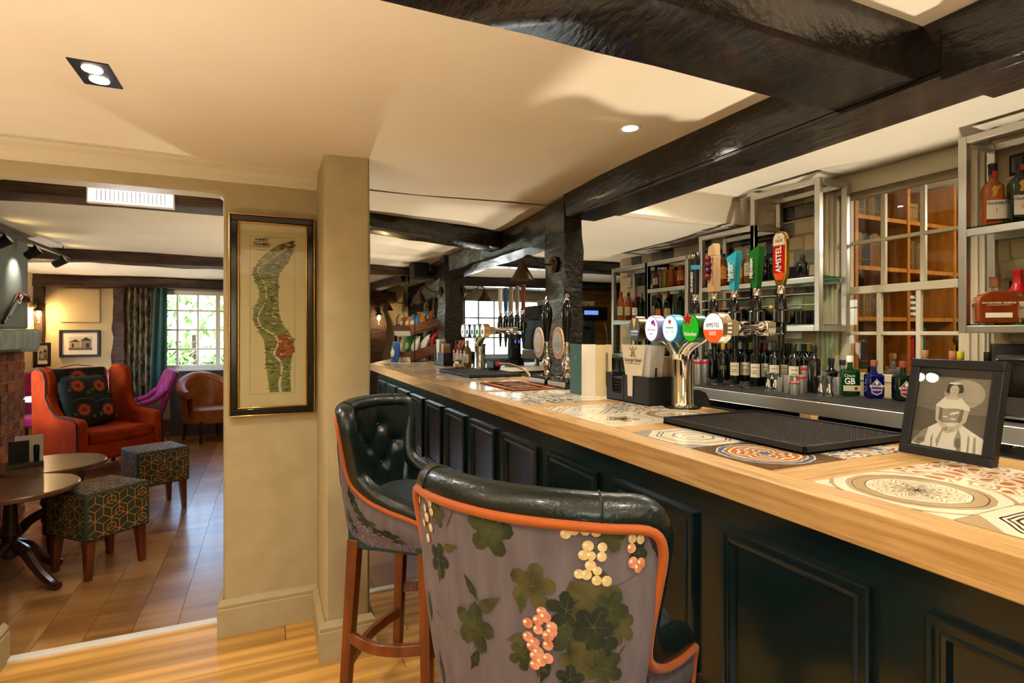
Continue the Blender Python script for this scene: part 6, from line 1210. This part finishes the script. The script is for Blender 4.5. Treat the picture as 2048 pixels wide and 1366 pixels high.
M('curtain_print', '#3a3830', .9, c2='#8a8068', scale=26, stretch=(1, 1, .35), lo=.45, hi=.55); M('curtain_teal', '#0d4a48', .8, sheen=.4)
curtain('patterned grey curtain left of the garden window', -1.68, -1.43, 8.72, .5, 2.03, 'curtain_print', 4)
curtain('teal velvet curtain edge beside the garden window', -1.385, -1.24, 8.7, .45, 2.03, 'curtain_teal', 2, .03, -.1)
curtain('patterned curtain behind the snack baskets', 2.35, 2.95, 8.72, .6, 2.0, 'curtain_print', 6)
tag(MB().tube([(-1.72, 8.66, 2.035), (.2, 8.66, 2.035)], .012, 8).build('curtain_rail', 'black'), 'black curtain rail above the garden window', 'curtain rail')
# ================================================================== wing chair
def loft_box(b, x0, x1, y0, y1, z0, z1): return b.box(x0, x1, y0, y1, z0, z1)
wc = thing('wing_armchair', 'burnt orange velvet wing armchair with a floral back', 'armchair', (-1.59, 6.88, 0), R(-135))
MB().box(-.39, .39, -.36, .37, .18, .36).build('seat_frame', 'red_velvet', wc, bev=.03, seg=3); MB().box(-.3, .3, -.24, .39, .34, .47).build('seat_cushion', 'red_velvet', wc, bev=.04, seg=3)
bt = Matrix.Translation((0, -.3, .36)) @ Matrix.Rotation(R(10), 4, 'X')
MB().box(-.33, .33, -.08, .05, 0, .7, bt).build('backrest', 'red_velvet', wc, bev=.04, seg=3)
M('floral_dark', '#10140f', .85, c2='#1c2416', scale=14); MB().box(-.28, .28, .05, .075, .08, .69, bt).build('back_panel', 'floral_dark', wc, bev=.012)
for s in (-1, 1):
    wp = [(-.34, .45), (-.36, 1.03), (-.3, 1.08), (-.2, 1.08), (-.12, 1.04), (-.08, .95), (-.09, .8), (-.02, .68), (.05, .62), (.33, .6), (.38, .57), (.39, .2), (-.36, .2)]
    b = MB().prism(wp, s * .32, s * .41, 'x'); b.build('wing_and_arm', 'red_velvet', wc, bev=.028, seg=3)
    MB().tube([(s * .418, y, z) for y, z in ((-.3, 1.07), (-.2, 1.07), (-.13, 1.03), (-.1, .95), (-.1, .8), (-.03, .69), (.05, .63), (.3, .605), (.36, .56), (.37, .22))], .007, 6).build('piping', plain('#14241a', .7), wc)
    for y in (.31, -.3): MB().tube([(s * .34, y, .19), (s * .36, y + (.02 if y > 0 else -.03), 0)], [.035, .02], 8).build('leg', 'wood_dark', wc)
M('flower', '#a83a14', .8, c2='#7a2410', scale=50)
def flowers(parent, fn, pts, r, mat='flower'):
    for i, (x, z) in enumerate(pts):
        b = MB(); l = MB()
        b.add([fn(x + r * (1 + .11 * math.cos(9 * a)) * math.cos(a), z + r * .9 * (1 + .11 * math.cos(9 * a)) * math.sin(a), .002) for a in [2 * math.pi * k / 28 for k in range(28)]], [tuple(range(28))])
        for s in (-1, 1): l.add([fn(x + s * (r + .02 + .02 * math.cos(a)) , z - r * .8 + .05 * math.sin(a) * .4 + s * .02, .0015) for a in [2 * math.pi * k / 10 for k in range(10)]], [tuple(range(10))])
        l.add([fn(x - r * 2, z + r * 1.3, .001), fn(x, z + r * 1.6, .001), fn(x + r * 2, z + r * 1.3, .001), fn(x + r * 2, z + r * 1.42, .001), fn(x, z + r * 1.72, .001), fn(x - r * 2, z + r * 1.42, .001)], [(0, 1, 4, 5), (1, 2, 3, 4)])
        for rr_, kk in ((.72, 7), (.42, 5)): MB().add([fn(x + r * rr_ * (1 + .16 * math.cos(kk * a)) * math.cos(a), z + r * rr_ * .9 * (1 + .16 * math.cos(kk * a)) * math.sin(a), .0035 - .002 * rr_) for a in [2 * math.pi * k / 28 for k in range(28)]], [tuple(range(28))]).build('petal_print', plain('#c25a24' if kk == 7 else '#7a2410', .85), parent, smooth=0)
        b.build('flower_print', mat, parent, smooth=0); l.build('leaf_print', plain('#4a5a34', .85), parent, smooth=0)['kind'] = 'stuff'
flowers(wc, lambda x, z, o: bt @ Vector((x, .0755 + o, z)), ((0, .6), (-.19, .42), (.19, .42)), .075)
cu = thing('cushion', 'dark cushion with orange flowers leaning on the wing armchair', 'cushion', (-1.59 + .1, 6.88 - .1, .472), R(-135))
cmx = Matrix.Translation((.05, -.12, .0)) @ Matrix.Rotation(R(12), 4, 'Z') @ Matrix.Rotation(R(18), 4, 'X')
def cush(a, b):
    th_, ph = a * 2 * math.pi, (b - .5) * math.pi; x = math.copysign(abs(math.cos(th_)) ** .35, math.cos(th_)) * math.cos(ph) ** .4; z = math.copysign(abs(math.sin(th_)) ** .35, math.sin(th_)) * math.cos(ph) ** .4; return cmx @ Vector((x * .26, .08 * math.sin(ph) * (1 - .3 * max(abs(x), abs(z)) ** 4), .27 + z * .26))
MB().grid(cush, 40, 14, True).build('cover', 'floral_dark', cu, smooth=80)
flowers(cu, lambda x, z, o: cmx @ Vector((x, .081 + o - .18 * (x * x + (z - .27) ** 2), z)), ((-.13, .14), (.13, .17), (-.1, .4), (.13, .42)), .07)
# ================================================================== pouffes
def brocade():
    m = bpy.data.materials.new('brocade'); m.use_nodes = True; MATS['brocade'] = m; nt = m.node_tree; N = nt.nodes; L_ = nt.links; b = N['Principled BSDF']; b.inputs['Roughness'].default_value = .7
    b.inputs['Base Color'].default_value = hexc('#2b3522')
brocade()
M('gold_thread', '#c07a26', .55)
def pouffe(label, loc, rz):
    t = thing('footstool', label, 'footstool', loc, rz, 'brocade footstools'); w = .185
    MB().box(-w, w, -w, w, .225, .5).build('upholstered_box', 'brocade', t, bev=.014, seg=3)
    for sx in (-1, 1):
        for sy in (-1, 1): MB().tube([(sx * .145, sy * .145, .23), (sx * .155, sy * .155, 0)], [.036, .022], 4, sq=True).build('leg', 'wood_red', t, smooth=0, bev=.003)
    b = MB(); hs_ = .052; rt = math.sqrt(3)
    def faces(mapf, wd, ht):
        segs = set(); R_ = hs_
        for i in range(-6, 7):
            for j in range(-6, 7):
                cx_, cz_ = (i + .5 * (j % 2)) * R_ * rt, j * R_ * 1.5
                vs_ = [(cx_ + R_ * math.sin(math.pi / 3 * k), cz_ + R_ * math.cos(math.pi / 3 * k)) for k in range(6)]
                for k in range(6): segs.add(tuple(sorted(((round(vs_[k][0], 4), round(vs_[k][1], 4)), (round(vs_[(k + 1) % 6][0], 4), round(vs_[(k + 1) % 6][1], 4))))))
                if (i + j) % 2 == 0:
                    vi = [(cx_ + R_ * .5 * math.sin(math.pi / 3 * k), cz_ + R_ * .5 * math.cos(math.pi / 3 * k)) for k in range(6)]
                    for k in range(6): segs.add(((vi[k]), (vi[(k + 1) % 6])))
                for k in (0, 2, 4): segs.add(((cx_, cz_), vs_[k]))
        for p, q_ in segs:
            n_ok = [k / 12 for k in range(13) if abs(p[0] + (q_[0] - p[0]) * k / 12) <= wd and abs(p[1] + (q_[1] - p[1]) * k / 12) <= ht]
            if len(n_ok) > 1:
                p, q_ = [(p[0] + (q_[0] - p[0]) * k, p[1] + (q_[1] - p[1]) * k) for k in (n_ok[0], n_ok[-1])]
                dx, dz = q_[0] - p[0], q_[1] - p[1]; l = math.hypot(dx, dz) or 1; nx, nz = -dz / l * .0022, dx / l * .0022
                b.add([mapf(p[0] - nx, p[1] - nz), mapf(q_[0] - nx, q_[1] - nz), mapf(q_[0] + nx, q_[1] + nz), mapf(p[0] + nx, p[1] + nz)], [(0, 1, 2, 3)])
    e = w + .001
    faces(lambda x, z: (x, -e, .362 + z), .172, .125); faces(lambda x, z: (x, e, .362 + z), .172, .125); faces(lambda x, z: (-e, x, .362 + z), .172, .125); faces(lambda x, z: (e, x, .362 + z), .172, .125); faces(lambda x, z: (x, z, .501), .172, .172)
    o = b.build('gold_lattice', 'gold_thread', t, smooth=0); o['kind'] = 'stuff'
    return t
pf = pouffe('square brocade footstool in front by the doorway', (-.935, 4.072, 0), R(44)); dup(pf, None, (-.83, 5.2 + .03, 0), R(28), 'square brocade footstool farther back beside the wing armchair')
bpy.data.objects
# ================================================================== round tables
def table(label, x, y, r=.31, h=.56, a0=75):
    t = thing('round_table', label, 'table', (x, y, 0), 0, 'round pedestal tables'); MB().lathe([(r - .01, h - .03), (r, h - .024), (r, h - .006), (r - .005, h)], 40).build('tabletop', 'table_wood', t); MB().lathe([(.08, h - .03), (.06, h - .045), (.03, h - .08), (.035, h - .2), (.05, .3), (.03, .26), (.045, .18), (.02, .16)], 16).build('pedestal', 'wood_dark', t)
    for k in range(4):
        a = R(a0 + 90 * k); d = Vector((math.cos(a), math.sin(a), 0)); MB().tube(cat_rom([d * .02 + Vector((0, 0, .24)), d * .1 + Vector((0, 0, .2)), d * .18 + Vector((0, 0, .1)), d * .26 + Vector((0, 0, .035)), d * .3 + Vector((0, 0, .022))], 12), [.03] * 5 + [.026] * 3 + [.024, .022, .022, .02], 8).build('leg', 'wood_dark', t)
table('round pedestal table nearest the doorway', -1.31, 3.93, a0=60); table('round pedestal table holding the menu block', -1.32, 4.56, a0=20)
mh = thing('menu_holder', 'dark wooden block holding a black menu and cream leaflet', 'menu holder', (-1.42, 4.48, .5605), R(20)); MB().box(-.09, .09, -.035, .035, 0, .03).build('block', 'wood_dark', mh, bev=.003); MB().box(-.08, .02, -.012, -.006, .02, .17).build('black_menu', 'black', mh); MB().box(-.05, .09, .004, .008, .02, .2).build('cream_leaflet', 'paper', mh); MB().lathe([(.014, 0), (.016, .11), (.012, .12)], 12, (.055, -.02, .02)).build('bottle', 'dark_green_glass', mh); MB().ball((-.03, -.0125, .11), (.01, .001, .014)).build('menu_crest', 'bronze', mh)
# bentwood chair cropped at the left
bw_ = thing('bentwood_chair', 'dark bentwood chair cut off at the left edge', 'chair', (-1.68, 3.38, 0), R(-75)); MB().lathe([(.2, .43), (.205, .44), (.205, .46), (.19, .465)], 24).build('seat', 'wood_dark', bw_)
MB().tube(cat_rom([(-.19, -.12, .44), (-.2, -.18, .62), (-.15, -.23, .8), (0, -.25, .86), (.15, -.23, .8), (.2, -.18, .62), (.19, -.12, .44)], 24), .014, 8).build('back_hoop', 'wood_dark', bw_)
MB().tube(cat_rom([(-.2, .14, .44), (-.215, .18, .56), (-.21, .05, .63), (-.19, -.18, .64)], 12), .013, 8).build('arm', 'wood_dark', bw_); MB().tube(cat_rom([(.2, .14, .44), (.215, .18, .56), (.21, .05, .63), (.19, -.18, .64)], 12), .013, 8).build('arm', 'wood_dark', bw_)
for x, y in ((-.14, .14), (.14, .14), (-.14, -.14), (.14, -.14)): MB().tube([(x, y, .44), (x * 1.35, y * 1.35, 0)], [.018, .013], 8).build('leg', 'wood_dark', bw_)
# ================================================================== dining and tub chairs
def tufted(label, loc, rz, mat, outm, w=.46):
    t = thing('dining_chair', label, 'chair', loc, rz, 'upholstered chairs in the far room'); MB().box(-w / 2, w / 2, -.2, .25, .36, .48).build('seat', mat, t, bev=.03, seg=3)
    def bk(a, b, o=0): x = (a - .5) * w * (1 - .06 * b); return Vector((x, -.22 - .11 * b + .07 * (abs(a - .5) * 2) ** 3 * (1 - b) + o, .42 + .5 * b + .02 * math.cos((a - .5) * 3)))
    def bi(a, b): d = min(math.dist((a, b), p) for p in ((.25, .75), (.5, .55), (.75, .75), (.25, .35), (.75, .35), (.5, .9))); return bk(a, b, .06 - .03 * math.exp(-(d / .07) ** 2))
    MB().grid(bi, 24, 20).build('inner_back', mat, t, smooth=80); MB().grid(lambda a, b: bk(1 - a, b, 0), 16, 12).build('outer_back', outm, t, smooth=80)
    e = [bk(0, b / 8, .03) for b in range(9)] + [bk(a / 8, 1, .03) for a in range(1, 9)] + [bk(1, 1 - b / 8, .03) for b in range(1, 9)]; MB().tube(e, .042, 8).build('edge_roll', mat, t)
    for s in (-1, 1):
        MB().tube(cat_rom([(s * w / 2, -.2, .72), (s * w / 2, -.08, .62), (s * w / 2, .1, .57), (s * w / 2, .2, .5)], 10), .03, 8).build('arm', mat, t); MB().prism([(-.24, .38), (.2, .38), (.18, .5), (.08, .58), (-.08, .62), (-.24, .72)], s * (w / 2 - .012), s * (w / 2 + .012), 'x').build('side_panel', outm, t, bev=.006)
        for y in (.2, -.18): MB().tube([(s * .19, y, .38), (s * .2, y + (.02 if y > 0 else -.08), 0)], [.026, .016], 4, sq=True).build('leg', 'wood_red', t, smooth=0)
    return t
M('grey_fabric', '#8a8478', .9)
tufted('magenta tufted velvet chair beside the orange tub chair', (-1.38, 7.86, 0), R(110), 'purple_velvet', 'grey_fabric')
tufted('maroon upholstered chair behind the wing armchair', (-1.84, 8.3, 0), R(4), 'maroon', 'maroon')
tufted('magenta velvet chair partly hidden by the brick pier', (-2.4, 8.0, 0), R(180), 'purple_velvet', 'purple_velvet', .42)
tb = thing('tub_chair', 'tan leather tub armchair under the garden window', 'armchair', (-.72, 8.33, 0), R(-150))
def tub(a, b, off, top):
    an = R(-20 + 220 * a); k = b; c, s_ = math.cos(an), math.sin(an); r = .31 + .05 * k + off; zz = .3 + k * (top(a) - .3); return (r * c, -r * .95 * s_ + .02, zz)
tp = lambda a: .62 + .22 * max(0, math.sin(math.pi * a)) ** 1.6
MB().grid(lambda a, b: tub(a, b, 0, tp), 40, 8).build('outer_shell', 'orange_leather', tb, smooth=80); MB().grid(lambda a, b: tub(1 - a, b, -.08, tp), 40, 8).build('inner_shell', 'orange_leather', tb, smooth=80)
MB().tube([Vector(tub(i / 39, 1, -.035, tp)) for i in range(40)], .055, 10).build('arm_roll', 'orange_leather', tb); MB().lathe([(.25, .3), (.27, .32), (.27, .42), (.22, .45)], 24, (0, .04, 0)).build('seat', 'orange_leather', tb); MB().lathe([(.3, .25), (.31, .27), (.31, .32)], 24, (0, .02, 0)).build('seat_frame', 'orange_leather', tb)
for x, y in ((-.2, .24), (.2, .24), (-.2, -.2), (.2, -.2)): MB().tube([(x, y, .28), (x * 1.1, y * 1.1, 0)], [.026, .018], 4, sq=True).build('leg', 'wood_dark', tb, smooth=0)
ct = thing('side_table', 'white-topped round table behind the wing armchair', 'table', (-2.24, 7.45, 0)); MB().lathe([(.24, .7), (.25, .705), (.25, .725)], 28).build('tabletop', 'white', ct); MB().lathe([(.16, 0), (.15, .02), (.03, .04), (.03, .7)], 16).build('pedestal', 'wood_dark', ct)
